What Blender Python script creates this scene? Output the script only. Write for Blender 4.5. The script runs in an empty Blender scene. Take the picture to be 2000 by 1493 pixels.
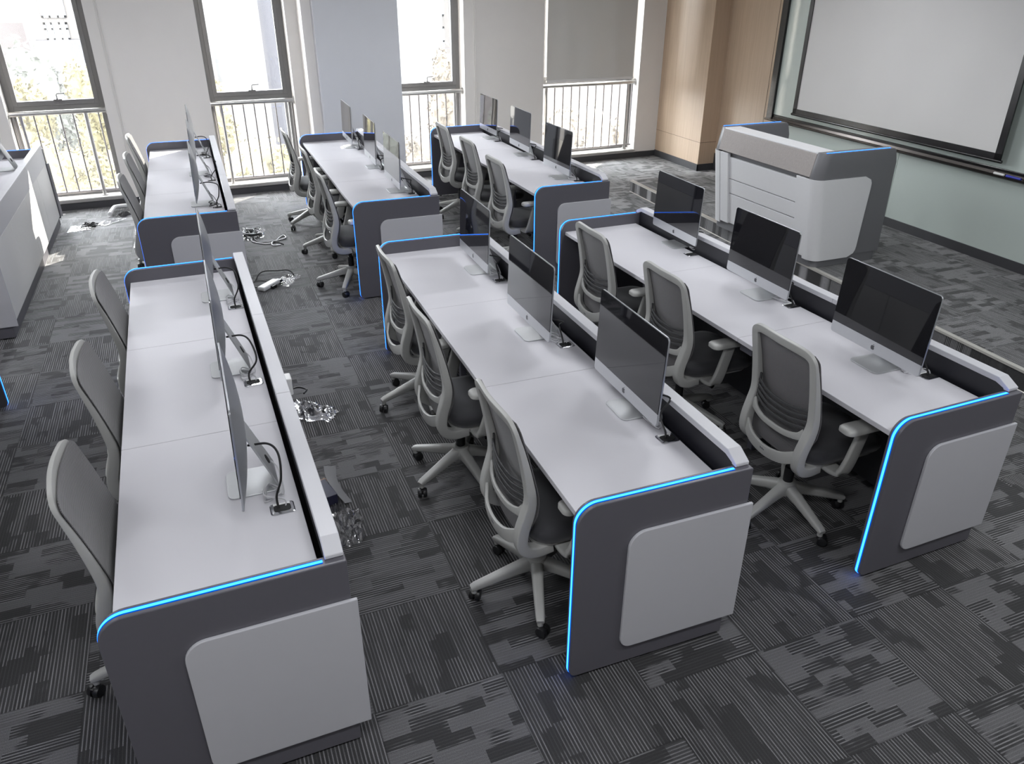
import bpy, bmesh, math, random
from mathutils import Vector, Matrix
PI = math.pi
R = math.radians
random.seed(7)
SC = bpy.context.scene
COL = SC.collection

# ------------------------------------------------------------------ helpers
def new_obj(name, me):
    o = bpy.data.objects.new(name, me)
    COL.objects.link(o)
    return o

def tag(o, label=None, cat=None, group=None, kind=None):
    if label: o['label'] = label
    if cat: o['category'] = cat
    if group: o['group'] = group
    if kind: o['kind'] = kind
    return o

def obj(name, bm, m, parent=None, smooth=False, bevel=0.0, seg=2, angle=35):
    me = bpy.data.meshes.new(name)
    bmesh.ops.remove_doubles(bm, verts=bm.verts, dist=1e-6)
    bmesh.ops.recalc_face_normals(bm, faces=bm.faces)
    bm.to_mesh(me)
    bm.free()
    if m is not None:
        me.materials.append(m)
    if smooth:
        for p in me.polygons: p.use_smooth = True
        try:
            me.set_sharp_from_angle(angle=R(angle))
        except Exception:
            pass
    o = new_obj(name, me)
    if parent is not None:
        o.parent = parent
    if bevel > 0:
        md = o.modifiers.new('bevel', 'BEVEL')
        md.width = bevel; md.segments = seg; md.limit_method = 'ANGLE'; md.angle_limit = R(40)
        md.harden_normals = False
    return o

def empty(name, loc=(0, 0, 0), rz=0.0):
    o = bpy.data.objects.new(name, None)
    COL.objects.link(o)
    o.location = loc
    o.rotation_euler = (0, 0, rz)
    o.empty_display_size = 0.1
    return o

def dup(root, loc=None, rz=None, label=None, group=None):
    def cp(o, par):
        c = o.copy()
        COL.objects.link(c)
        if par is not None:
            c.parent = par
        for ch in list(o.children):
            cp(ch, c)
        return c
    r = cp(root, None)
    if loc is not None: r.location = loc
    if rz is not None: r.rotation_euler = (0, 0, rz)
    if label: r['label'] = label
    if group: r['group'] = group
    return r

def BM(): return bmesh.new()

def box(bm, x0, x1, y0, y1, z0, z1, M=None):
    c = [(x0, y0, z0), (x1, y0, z0), (x1, y1, z0), (x0, y1, z0), (x0, y0, z1), (x1, y0, z1), (x1, y1, z1), (x0, y1, z1)]
    v = [bm.verts.new((M @ Vector(p)) if M else p) for p in c]
    for f in ((3, 2, 1, 0), (4, 5, 6, 7), (0, 1, 5, 4), (1, 2, 6, 5), (2, 3, 7, 6), (3, 0, 4, 7)):
        bm.faces.new([v[i] for i in f])
    return bm

def prism(bm, pts, axis, a, b):
    """extrude a 2D polygon along an axis: axis 'y' -> pts are (x,z); 'x' -> (y,z); 'z' -> (x,y)"""
    def P(p, t):
        if axis == 'y': return (p[0], t, p[1])
        if axis == 'x': return (t, p[0], p[1])
        return (p[0], p[1], t)
    A = [bm.verts.new(P(p, a)) for p in pts]
    B = [bm.verts.new(P(p, b)) for p in pts]
    n = len(pts)
    bm.faces.new(A); bm.faces.new(B[::-1])
    for i in range(n):
        bm.faces.new((A[i], B[i], B[(i + 1) % n], A[(i + 1) % n]))
    return bm

def arc(cx, cz, r, a0, a1, n=8):
    return [(cx + r * math.cos(R(a0 + (a1 - a0) * i / n)), cz + r * math.sin(R(a0 + (a1 - a0) * i / n))) for i in range(n + 1)]

def loft(bm, loops, cap=True, close=True):
    V = [[bm.verts.new(p) for p in l] for l in loops]
    n = len(V[0])
    for a, b in zip(V, V[1:]):
        for i in range(n if close else n - 1):
            j = (i + 1) % n
            bm.faces.new((a[i], a[j], b[j], b[i]))
    if cap and close:
        bm.faces.new(V[0][::-1]); bm.faces.new(V[-1])
    return bm

def spline(pts, n=6):
    """Catmull-Rom through pts"""
    P = [Vector(p) for p in pts]
    if len(P) < 3: return P
    P = [P[0] * 2 - P[1]] + P + [P[-1] * 2 - P[-2]]
    out = []
    for i in range(1, len(P) - 2):
        p0, p1, p2, p3 = P[i - 1], P[i], P[i + 1], P[i + 2]
        for k in range(n):
            t = k / n
            out.append(0.5 * ((2 * p1) + (p2 - p0) * t + (2 * p0 - 5 * p1 + 4 * p2 - p3) * t * t + (3 * p1 - p0 - 3 * p2 + p3) * t ** 3))
    out.append(P[-2])
    return out

def tube(bm, pts, r, n=8, rads=None, flat=1.0):
    pts = [Vector(p) for p in pts]
    loops = []
    up = None
    for i, p in enumerate(pts):
        t = (pts[min(i + 1, len(pts) - 1)] - pts[max(i - 1, 0)])
        if t.length < 1e-9: t = Vector((0, 0, 1))
        t.normalize()
        if up is None:
            up = t.orthogonal().normalized()
        else:
            up = (up - t * up.dot(t))
            if up.length < 1e-6: up = t.orthogonal()
            up.normalize()
        s = t.cross(up)
        rr = rads[i] if rads else r
        loops.append([p + up * (rr * math.cos(2 * PI * k / n)) + s * (rr * flat * math.sin(2 * PI * k / n)) for k in range(n)])
    return loft(bm, loops)

def sweep(bm, pts, nrm, w, d, corner=0.3):
    """rounded-rectangle section: w across (in the surface), d through it (along nrm)"""
    pts = [Vector(p) for p in pts]
    loops = []
    for i, p in enumerate(pts):
        t = (pts[min(i + 1, len(pts) - 1)] - pts[max(i - 1, 0)]).normalized()
        nn = nrm(i, p, t) if callable(nrm) else Vector(nrm)
        nn = (nn - t * nn.dot(t)).normalized()
        b = t.cross(nn)
        ww = (w(i / (len(pts) - 1)) if callable(w) else w) / 2
        dd = (d(i / (len(pts) - 1)) if callable(d) else d) / 2
        c = min(ww, dd) * 2 * corner
        q = []
        for sx, sy, a0 in ((1, 1, 0), (-1, 1, 90), (-1, -1, 180), (1, -1, 270)):
            for k in range(4):
                a = R(a0 + 30 * k)
                q.append(p + b * (sx * (ww - c) + c * math.cos(a)) + nn * (sy * (dd - c) + c * math.sin(a)))
        loops.append(q)
    return loft(bm, loops)

def rrect(x0, x1, y0, y1, r, n=5):
    r = min(r, abs(x1 - x0) / 2 - 1e-4, abs(y1 - y0) / 2 - 1e-4)
    return arc(x1 - r, y1 - r, r, 0, 90, n) + arc(x0 + r, y1 - r, r, 90, 180, n) + arc(x0 + r, y0 + r, r, 180, 270, n) + arc(x1 - r, y0 + r, r, 270, 360, n)

def lathe(bm, prof, n=20, M=None):
    loops = []
    for r, z in prof:
        l = [Vector((r * math.cos(2 * PI * k / n), r * math.sin(2 * PI * k / n), z)) for k in range(n)]
        loops.append([M @ p for p in l] if M else l)
    return loft(bm, loops)

# ------------------------------------------------------------------ materials
def _n(nt, t, **kw):
    x = nt.nodes.new(t)
    for k, v in kw.items(): setattr(x, k, v)
    return x

def mat(name, col, rough=0.5, metal=0.0, var=0.05, scale=30.0, bump=0.0, coat=0.0, coat_rough=0.1, alpha=1.0, stretch=(1, 1, 1), spec=0.5, sheen=0.0):
    m = bpy.data.materials.new(name); m.use_nodes = True
    nt = m.node_tree; b = nt.nodes['Principled BSDF']; L = nt.links
    tc = _n(nt, 'ShaderNodeTexCoord'); mp = _n(nt, 'ShaderNodeMapping'); mp.inputs['Scale'].default_value = stretch
    no = _n(nt, 'ShaderNodeTexNoise'); no.inputs['Scale'].default_value = scale; no.inputs['Detail'].default_value = 5
    L.new(tc.outputs['Object'], mp.inputs[0]); L.new(mp.outputs[0], no.inputs['Vector'])
    mx = _n(nt, 'ShaderNodeMixRGB'); mx.inputs[1].default_value = (*[c * (1 - var) for c in col], 1); mx.inputs[2].default_value = (*[min(1, c * (1 + var)) for c in col], 1)
    L.new(no.outputs['Fac'], mx.inputs[0]); L.new(mx.outputs[0], b.inputs['Base Color'])
    b.inputs['Roughness'].default_value = rough; b.inputs['Metallic'].default_value = metal
    b.inputs['Coat Weight'].default_value = coat; b.inputs['Coat Roughness'].default_value = coat_rough
    b.inputs['Alpha'].default_value = alpha
    b.inputs['Specular IOR Level'].default_value = spec
    b.inputs['Sheen Weight'].default_value = sheen
    if bump:
        bp = _n(nt, 'ShaderNodeBump'); bp.inputs['Strength'].default_value = bump; bp.inputs['Distance'].default_value = 0.002
        L.new(no.outputs['Fac'], bp.inputs['Height']); L.new(bp.outputs[0], b.inputs['Normal'])
    return m

def emit(name, col, s):
    m = bpy.data.materials.new(name); m.use_nodes = True
    nt = m.node_tree; nt.nodes.clear()
    e = _n(nt, 'ShaderNodeEmission'); e.inputs[0].default_value = (*col, 1); e.inputs[1].default_value = s
    o = _n(nt, 'ShaderNodeOutputMaterial'); nt.links.new(e.outputs[0], o.inputs[0])
    return m

def math_n(nt, op, a, b=None, c=None):
    x = _n(nt, 'ShaderNodeMath', operation=op)
    for i, v in enumerate((a, b, c)):
        if v is None: continue
        if isinstance(v, (int, float)): x.inputs[i].default_value = v
        else: nt.links.new(v, x.inputs[i])
    return x.outputs[0]

def carpet_mat():
    m = bpy.data.materials.new('carpet tiles'); m.use_nodes = True
    nt = m.node_tree; b = nt.nodes['Principled BSDF']; L = nt.links
    F = lambda op, a, b_=None, c=None: math_n(nt, op, a, b_, c)
    g = _n(nt, 'ShaderNodeNewGeometry'); sp = _n(nt, 'ShaderNodeSeparateXYZ'); L.new(g.outputs['Position'], sp.inputs[0])
    x, y = sp.outputs[0], sp.outputs[1]
    xs = F('DIVIDE', F('SUBTRACT', x, 0.60), 0.522)
    i = F('FLOOR', xs); fx = F('FRACT', xs)
    late = F('GREATER_THAN', i, 0.5)
    y0 = F('ADD', -0.157, F('MULTIPLY', late, -0.295))
    ys = F('DIVIDE', F('SUBTRACT', y, y0), 0.53)
    j = F('FLOOR', ys); fy = F('FRACT', ys)
    par = F('FLOORED_MODULO', F('ADD', F('ADD', i, j), late), 2.0)          # 1: lines run along Y
    def sel(a, b_):                                                           # par ? a : b
        return F('ADD', F('MULTIPLY', par, a), F('MULTIPLY', F('SUBTRACT', 1.0, par), b_))
    u = sel(x, y); v = sel(y, x)
    seed = F('ADD', F('MULTIPLY', i, 17.3), F('MULTIPLY', j, 41.7))
    # stripes
    st = F('SINE', F('MULTIPLY', u, 2 * PI / 0.0139))
    st = F('SMOOTHSTEP', st, 0.25, 0.85) if False else F('MULTIPLY', F('ADD', st, 0.0), 1.0)
    mr = _n(nt, 'ShaderNodeMapRange', interpolation_type='SMOOTHSTEP'); L.new(st, mr.inputs[0])
    mr.inputs[1].default_value = 0.1; mr.inputs[2].default_value = 0.95
    stripe = mr.outputs[0]
    def noise(sx, sy, off, detail=2.0, scale=1.0, rough=0.5):
        cv = _n(nt, 'ShaderNodeCombineXYZ')
        L.new(F('ADD', F('MULTIPLY', u, sx), off), cv.inputs[0]); L.new(F('MULTIPLY', v, sy), cv.inputs[1]); L.new(seed, cv.inputs[2])
        n = _n(nt, 'ShaderNodeTexNoise'); n.inputs['Scale'].default_value = scale; n.inputs['Detail'].default_value = detail; n.inputs['Roughness'].default_value = rough
        L.new(cv.outputs[0], n.inputs['Vector']); return n.outputs['Fac']
    def step(val, a, b_, lo=0.0, hi=1.0):
        q = _n(nt, 'ShaderNodeMapRange', interpolation_type='SMOOTHSTEP'); L.new(val, q.inputs[0])
        q.inputs[1].default_value = a; q.inputs[2].default_value = b_; q.inputs[3].default_value = lo; q.inputs[4].default_value = hi
        return q.outputs[0]
    # rectangular flat patches: random cells, wide along v
    ur = F('FLOOR', F('DIVIDE', u, 0.058))
    wn = _n(nt, 'ShaderNodeTexWhiteNoise', noise_dimensions='2D'); cv = _n(nt, 'ShaderNodeCombineXYZ'); L.new(ur, cv.inputs[0]); L.new(seed, cv.inputs[1]); L.new(cv.outputs[0], wn.inputs['Vector'])
    vr = F('FLOOR', F('ADD', F('DIVIDE', v, 0.15), F('MULTIPLY', wn.outputs['Value'], 1.0)))
    wn2 = _n(nt, 'ShaderNodeTexWhiteNoise', noise_dimensions='3D'); cv2 = _n(nt, 'ShaderNodeCombineXYZ')
    L.new(ur, cv2.inputs[0]); L.new(vr, cv2.inputs[1]); L.new(seed, cv2.inputs[2]); L.new(cv2.outputs[0], wn2.inputs['Vector'])
    cell = wn2.outputs['Value']
    big = noise(9, 5, 3.1)
    dark = F('MULTIPLY', step(cell, 0.70, 0.72), step(big, 0.40, 0.50, 0.0, 0.9))
    light = F('MULTIPLY', step(F('SUBTRACT', 1.0, cell), 0.46, 0.48), step(F('SUBTRACT', 1.0, big), 0.36, 0.46, 0.0, 0.85))
    wt = _n(nt, 'ShaderNodeTexWhiteNoise', noise_dimensions='2D'); cvt = _n(nt, 'ShaderNodeCombineXYZ'); L.new(i, cvt.inputs[0]); L.new(j, cvt.inputs[1]); L.new(cvt.outputs[0], wt.inputs['Vector'])
    light = F('MULTIPLY', F('MULTIPLY', light, F('SUBTRACT', 1.0, F('MULTIPLY', par, 0.9))), step(wt.outputs['Value'], 0.15, 0.5, 0.3, 1.0))
    streak = noise(70, 3.5, 9.0, 3.0)
    amp = F('MULTIPLY', step(streak, 0.34, 0.62, 0.35, 1.0), F('SUBTRACT', 1.0, dark))
    fib = _n(nt, 'ShaderNodeTexNoise'); fib.inputs['Scale'].default_value = 420; fib.inputs['Detail'].default_value = 2; L.new(g.outputs['Position'], fib.inputs['Vector'])
    fibre = step(fib.outputs['Fac'], 0.3, 0.7, 0.55, 1.3)
    val = F('ADD', F('MULTIPLY', stripe, amp), 0.0)
    val = F('ADD', F('MULTIPLY', val, F('SUBTRACT', 1.0, light)), F('MULTIPLY', light, 0.50))
    edge = F('MULTIPLY', F('MULTIPLY', step(fx, 0.0, 0.012), step(F('SUBTRACT', 1.0, fx), 0.0, 0.012)), F('MULTIPLY', step(fy, 0.0, 0.012), step(F('SUBTRACT', 1.0, fy), 0.0, 0.012)))
    lum = F('MULTIPLY', F('ADD', 0.021, F('MULTIPLY', val, 0.170)), fibre)
    lum = F('MULTIPLY', lum, F('ADD', 0.45, F('MULTIPLY', edge, 0.55)))
    cc = _n(nt, 'ShaderNodeCombineXYZ'); L.new(lum, cc.inputs[0]); L.new(F('MULTIPLY', lum, 0.98), cc.inputs[1]); L.new(F('MULTIPLY', lum, 1.03), cc.inputs[2])
    L.new(cc.outputs[0], b.inputs['Base Color'])
    b.inputs['Roughness'].default_value = 0.75; b.inputs['Specular IOR Level'].default_value = 0.35
    L.new(F('MULTIPLY', fibre, F('ADD', 0.22, F('MULTIPLY', val, 0.78))), b.inputs['Sheen Weight']); b.inputs['Sheen Roughness'].default_value = 0.5
    bp = _n(nt, 'ShaderNodeBump'); bp.inputs['Strength'].default_value = 0.5; bp.inputs['Distance'].default_value = 0.003
    L.new(F('ADD', val, F('MULTIPLY', fib.outputs['Fac'], 0.6)), bp.inputs['Height']); L.new(bp.outputs[0], b.inputs['Normal'])
    return m

def wood_mat():
    m = bpy.data.materials.new('light oak panel'); m.use_nodes = True
    nt = m.node_tree; b = nt.nodes['Principled BSDF']; L = nt.links
    tc = _n(nt, 'ShaderNodeTexCoord'); mp = _n(nt, 'ShaderNodeMapping'); mp.inputs['Scale'].default_value = (14, 14, 0.55)
    no = _n(nt, 'ShaderNodeTexNoise'); no.inputs['Scale'].default_value = 2.2; no.inputs['Detail'].default_value = 7; no.inputs['Distortion'].default_value = 0.5
    L.new(tc.outputs['Object'], mp.inputs[0]); L.new(mp.outputs[0], no.inputs['Vector'])
    cr = _n(nt, 'ShaderNodeValToRGB'); e = cr.color_ramp.elements
    e[0].position = 0.25; e[0].color = (0.50, 0.375, 0.27, 1); e[1].position = 0.75; e[1].color = (0.58, 0.445, 0.325, 1)
    L.new(no.outputs['Fac'], cr.inputs[0]); L.new(cr.outputs[0], b.inputs['Base Color']); b.inputs['Roughness'].default_value = 0.45
    return m

def mesh_mat(name, col, pitch):
    m = bpy.data.materials.new(name); m.use_nodes = True
    nt = m.node_tree; b = nt.nodes['Principled BSDF']; L = nt.links
    tc = _n(nt, 'ShaderNodeTexCoord'); sp = _n(nt, 'ShaderNodeSeparateXYZ'); L.new(tc.outputs['Object'], sp.inputs[0])
    s = math_n(nt, 'SINE', math_n(nt, 'MULTIPLY', sp.outputs[2], 2 * PI / pitch))
    mx = _n(nt, 'ShaderNodeMixRGB'); mx.inputs[1].default_value = (*[c * 0.55 for c in col], 1); mx.inputs[2].default_value = (*[c * 1.25 for c in col], 1)
    L.new(math_n(nt, 'MULTIPLY_ADD', s, 0.5, 0.5), mx.inputs[0]); L.new(mx.outputs[0], b.inputs['Base Color'])
    b.inputs['Roughness'].default_value = 0.7; b.inputs['Sheen Weight'].default_value = 0.3
    bp = _n(nt, 'ShaderNodeBump'); bp.inputs['Strength'].default_value = 0.4; bp.inputs['Distance'].default_value = 0.002
    L.new(s, bp.inputs['Height']); L.new(bp.outputs[0], b.inputs['Normal'])
    return m

def glass_mat(name, tint=(1, 1, 1), mixv=0.06, rough=0.0):
    m = bpy.data.materials.new(name); m.use_nodes = True
    nt = m.node_tree; nt.nodes.clear(); L = nt.links
    t = _n(nt, 'ShaderNodeBsdfTransparent'); t.inputs[0].default_value = (*tint, 1)
    gl = _n(nt, 'ShaderNodeBsdfGlossy'); gl.inputs['Roughness'].default_value = rough
    lw = _n(nt, 'ShaderNodeLayerWeight'); lw.inputs['Blend'].default_value = 0.25
    k = math_n(nt, 'MULTIPLY_ADD', lw.outputs['Fresnel'], 0.6, mixv * 0.3)
    mx = _n(nt, 'ShaderNodeMixShader'); L.new(k, mx.inputs[0]); L.new(t.outputs[0], mx.inputs[1]); L.new(gl.outputs[0], mx.inputs[2])
    o = _n(nt, 'ShaderNodeOutputMaterial'); L.new(mx.outputs[0], o.inputs[0])
    return m

M = {}
M['carpet'] = carpet_mat()
M['wall'] = mat('warm white wall paint', (0.85, 0.825, 0.80), 0.75, var=0.02, scale=6, bump=0.02)
M['column'] = mat('shaded grey column paint', (0.70, 0.715, 0.75), 0.75, var=0.02, scale=6)  # shade on the column put into the colour, cooler and darker than the wall
M['ceil'] = mat('ceiling tile white', (0.72, 0.72, 0.71), 0.9, var=0.02)
M['base'] = mat('dark skirting', (0.05, 0.05, 0.055), 0.5, var=0.06)
M['wood'] = wood_mat()
M['woodgap'] = mat('panel joint shadow gap', (0.10, 0.07, 0.05), 0.7)
M['frame'] = mat('grey anodised window frame', (0.20, 0.195, 0.195), 0.45, 0.2, var=0.05)
M['steel'] = mat('brushed stainless steel', (0.62, 0.61, 0.60), 0.28, 0.9, var=0.05, scale=60, stretch=(1, 1, 8))
M['barsteel'] = mat('painted steel bar', (0.30, 0.28, 0.28), 0.4, 0.5, var=0.05)
M['glass'] = glass_mat('glare veil window glass', (0.96, 0.97, 0.97), 0.08)
_nt = M['glass'].node_tree; _o = [x for x in _nt.nodes if x.type == 'OUTPUT_MATERIAL'][0]; _src = _o.inputs[0].links[0].from_socket
_tl = _n(_nt, 'ShaderNodeBsdfTranslucent'); _tl.inputs[0].default_value = (0.9, 0.9, 0.9, 1)  # translucent veil imitates glare washing out the view, not dirt on the panes
_no = _n(_nt, 'ShaderNodeTexNoise'); _no.inputs['Scale'].default_value = 3.0
_m = _n(_nt, 'ShaderNodeMixShader'); _nt.links.new(math_n(_nt, 'MULTIPLY_ADD', _no.outputs['Fac'], 0.006, 0.006), _m.inputs[0]); _nt.links.new(_src, _m.inputs[1]); _nt.links.new(_tl.outputs[0], _m.inputs[2]); _nt.links.new(_m.outputs[0], _o.inputs[0])
M['sill'] = mat('pale stone sill', (0.70, 0.68, 0.66), 0.35, var=0.04, scale=12)
M['blind'] = mat('grey roller blind fabric', (0.60, 0.59, 0.575), 0.85, var=0.04, scale=160, bump=0.1)
_nt = M['blind'].node_tree; _tr = _n(_nt, 'ShaderNodeBsdfTranslucent'); _tr.inputs[0].default_value = (0.05, 0.05, 0.048, 1)
_ad = _n(_nt, 'ShaderNodeAddShader'); _nt.links.new(_nt.nodes['Principled BSDF'].outputs[0], _ad.inputs[0]); _nt.links.new(_tr.outputs[0], _ad.inputs[1])
_nt.links.new(_ad.outputs[0], _nt.nodes['Material Output'].inputs[0])
M['cord'] = mat('white bead cord', (0.8, 0.79, 0.77), 0.5)
M['white'] = mat('white plastic', (0.78, 0.78, 0.78), 0.4, var=0.02)
M['table'] = mat('pale grey laminate', (0.58, 0.572, 0.605), 0.45, var=0.015, scale=5, spec=0.25)
M['rail'] = mat('light grey laminate rail', (0.57, 0.57, 0.60), 0.4, var=0.015, scale=5)
M['panel'] = mat('dark grey satin laminate', (0.105, 0.102, 0.118), 0.38, var=0.03, scale=40)
M['accent'] = mat('light grey satin board', (0.48, 0.48, 0.51), 0.42, var=0.015, scale=20)
M['door'] = mat('light grey cabinet door', (0.72, 0.715, 0.71), 0.4, var=0.015, scale=10)
M['inner'] = mat('black felt upstand', (0.016, 0.016, 0.022), 0.45, var=0.08, scale=80)
M['under'] = mat('dark underside board', (0.018, 0.018, 0.022), 0.6)
M['legmetal'] = mat('grey steel leg', (0.16, 0.16, 0.19), 0.45, 0.3)
M['led'] = emit('blue led core', (0.022, 0.168, 1.0), 6.2)
M['ledside'] = emit('blue led bleed glow', (0.0, 0.10, 0.72), 1.0)  # dimmer glowing ribbon imitates light bleeding out beside the strip
M['chrome'] = mat('polished chrome', (0.72, 0.72, 0.75), 0.12, 1.0, var=0.02)
M['hole'] = mat('black cable hole', (0.006, 0.006, 0.007), 0.7)
M['alu'] = mat('silver aluminium', (0.60, 0.61, 0.63), 0.30, 0.75, var=0.02, scale=50)
M['alufoot'] = mat('silver aluminium foot', (0.50, 0.51, 0.52), 0.42, 0.6, var=0.02, scale=50)
M['aludark'] = mat('grey aluminium rear shell', (0.40, 0.41, 0.43), 0.38, 0.7, var=0.02, scale=50)
M['screen'] = mat('black glass screen', (0.006, 0.006, 0.008), 0.04, var=0.1, spec=0.6, coat=0.5, coat_rough=0.02)
M['mark'] = mat('dark grey emblem', (0.10, 0.10, 0.11), 0.25, 0.3)
M['cframe'] = mat('warm grey chair plastic', (0.41, 0.41, 0.395), 0.42, var=0.02, scale=60)
M['cmesh'] = mesh_mat('grey chair mesh', (0.105, 0.10, 0.104), 0.006)
M['cseat'] = mat('dark grey seat fabric', (0.034, 0.034, 0.039), 0.85, var=0.15, scale=300, bump=0.3, sheen=0.3)
M['clumbar'] = mat('charcoal lumbar plastic', (0.05, 0.05, 0.052), 0.5)
M['black'] = mat('black plastic', (0.012, 0.012, 0.013), 0.4)
M['cable'] = mat('black cable rubber', (0.01, 0.01, 0.011), 0.45)
M['wcable'] = mat('pale grey cable', (0.55, 0.55, 0.57), 0.4)
M['gboard'] = mat('pale green glass board', (0.52, 0.585, 0.55), 0.22, var=0.015, scale=3, coat=1.0, coat_rough=0.05)
M['bframe'] = mat('black board frame', (0.014, 0.013, 0.014), 0.25, 0.3, coat=0.3)
M['tray'] = mat('dark bronze tray', (0.07, 0.062, 0.058), 0.22, 0.85)
M['pscreen'] = mat('matt white projection fabric', (0.62, 0.61, 0.60), 0.9, var=0.02, scale=3)
M['lgrey'] = mat('lectern dark grey lacquer', (0.16, 0.16, 0.17), 0.38, var=0.03)
M['llight'] = mat('lectern light grey lacquer', (0.74, 0.74, 0.755), 0.38, var=0.015)
M['lband'] = mat('taupe leather band', (0.30, 0.272, 0.26), 0.6, var=0.22, scale=70, bump=0.5, stretch=(1, 2.2, 0.8))
M['nosing'] = mat('aluminium stair nosing', (0.56, 0.54, 0.50), 0.35, 0.3)
M['riser'] = M['carpet']
M['foil'] = mat('silver foil bag', (0.75, 0.75, 0.77), 0.18, 0.95, var=0.05)
M['clear'] = glass_mat('clear plastic film', (0.93, 0.93, 0.94), 0.35, 0.08)
M['paper'] = mat('white paper', (0.8, 0.8, 0.78), 0.7)
M['tan'] = mat('tan cardboard', (0.62, 0.45, 0.36), 0.7)
M['navy'] = mat('navy card box', (0.018, 0.02, 0.05), 0.4)
M['gcard'] = mat('grey card sheet', (0.22, 0.22, 0.23), 0.5)
M['bluepen'] = mat('blue marker', (0.03, 0.04, 0.38), 0.35)
M['bld'] = mat('pale render facade', (0.046, 0.041, 0.037), 0.9, var=0.04, scale=0.6)
M['bldw'] = mat('white render facade', (0.046, 0.045, 0.044), 0.9, var=0.03, scale=0.6)
M['bldp'] = mat('pink render facade', (0.044, 0.036, 0.035), 0.9, var=0.04, scale=0.6)
M['bldgrey'] = mat('grey blue facade', (0.033, 0.032, 0.037), 0.9, var=0.04)
M['bwin'] = mat('far window glass', (0.045, 0.05, 0.055), 0.35)
M['bmull'] = mat('far window frame', (0.035, 0.035, 0.037), 0.6)
M['leafy'] = mat('yellow green leaves', (0.066, 0.056, 0.022), 0.8, var=0.35, scale=3)
M['leafg'] = mat('grey green leaves', (0.033, 0.035, 0.028), 0.8, var=0.35, scale=3)
M['leafo'] = mat('orange brown leaves', (0.056, 0.044, 0.030), 0.8, var=0.35, scale=3)
M['bark'] = mat('grey bark', (0.12, 0.10, 0.08), 0.9)
M['ground'] = mat('outdoor paving', (0.05, 0.05, 0.05), 0.9, scale=2, var=0.1)

# ------------------------------------------------------------------ camera
CAM = Vector((-0.19862, -2.22858, 2.51591))
yaw, pitch, roll = R(22.06178), R(27.83352), R(0.24828)
fwd = Vector((math.sin(yaw) * math.cos(pitch), math.cos(yaw) * math.cos(pitch), -math.sin(pitch)))
rt = Vector((math.cos(yaw), -math.sin(yaw), 0)); up = rt.cross(fwd)
r2 = rt * math.cos(roll) + up * math.sin(roll); u2 = -rt * math.sin(roll) + up * math.cos(roll)
cd = bpy.data.cameras.new('camera'); co = bpy.data.objects.new('camera', cd); COL.objects.link(co)
cd.sensor_width = 36.0; cd.sensor_fit = 'HORIZONTAL'; cd.lens = 1502.646 / 2000 * 36.0; cd.clip_start = 0.05; cd.clip_end = 300
co.matrix_world = Matrix(((r2.x, u2.x, -fwd.x, CAM.x), (r2.y, u2.y, -fwd.y, CAM.y), (r2.z, u2.z, -fwd.z, CAM.z), (0, 0, 0, 1)))
SC.camera = co

# ------------------------------------------------------------------ room shell
def struct(name, bm, m, parent=None, label=None, **kw):
    o = obj(name, bm, m, parent, **kw)
    if parent is None:
        o['kind'] = 'structure'
    return o

# window wall frame: u along the wall, v outwards, z up
TH = math.atan(0.033)
WW = Matrix.Translation((-1.8, 8.25, 0)) @ Matrix.Rotation(TH, 4, 'Z')
def wwall(o):
    o.matrix_world = WW
    return o
OPEN = [(-0.275, 0.735), (1.890, 2.905), (4.19, 5.205), (6.40, 7.995)]
U0, U1, CEIL = -2.6, 8.39, 3.05
bm = BM(); box(bm, -4.6, 7.6, -4.6, 9.2, -0.2, 0.0); struct('floor', bm, M['carpet'])
bm = BM(); box(bm, -4.6, 7.6, -4.6, 9.2, CEIL, CEIL + 0.15); struct('ceiling', bm, M['ceil'])
bm = BM()
us = [U0] + [a for w in OPEN for a in w] + [U1 + 0.25]
for k in range(0, len(us), 2):
    box(bm, us[k], us[k + 1], 0, 0.45, 0, CEIL)
for a, b in OPEN:
    box(bm, a, b, 0, 0.45, -0.05, 0.085)
    box(bm, a, b, 0, 0.45, 2.85, CEIL)
wwall(struct('wall_back', bm, M['wall']))
bm = BM()
for k in range(0, len(us), 2):
    pass
box(bm, U0, 3.16, -0.012, 0.0, 0, 0.085); box(bm, 4.19, U1, -0.012, 0.0, 0, 0.085)
wwall(struct('baseboard_back', bm, M['base']))
bm = BM(); box(bm, 3.165, 4.195, -0.40, 0.0, 0, CEIL); wwall(struct('wall_column', bm, M['column']))
bm = BM(); box(bm, 3.045, 3.165, -0.30, 0.0, 0, CEIL); wwall(struct('trim_1', bm, M['wall'], bevel=0.004))  # white block stands in for the column's lit left side
# left and near walls, out of the frame
bm = BM(); box(bm, -4.6, -4.45, -4.6, 8.6, 0, CEIL); struct('wall_left', bm, M['wall'])
bm = BM(); box(bm, -4.6, 7.6, -4.75, -4.6, 0, CEIL); struct('wall_front', bm, M['wall'])
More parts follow.
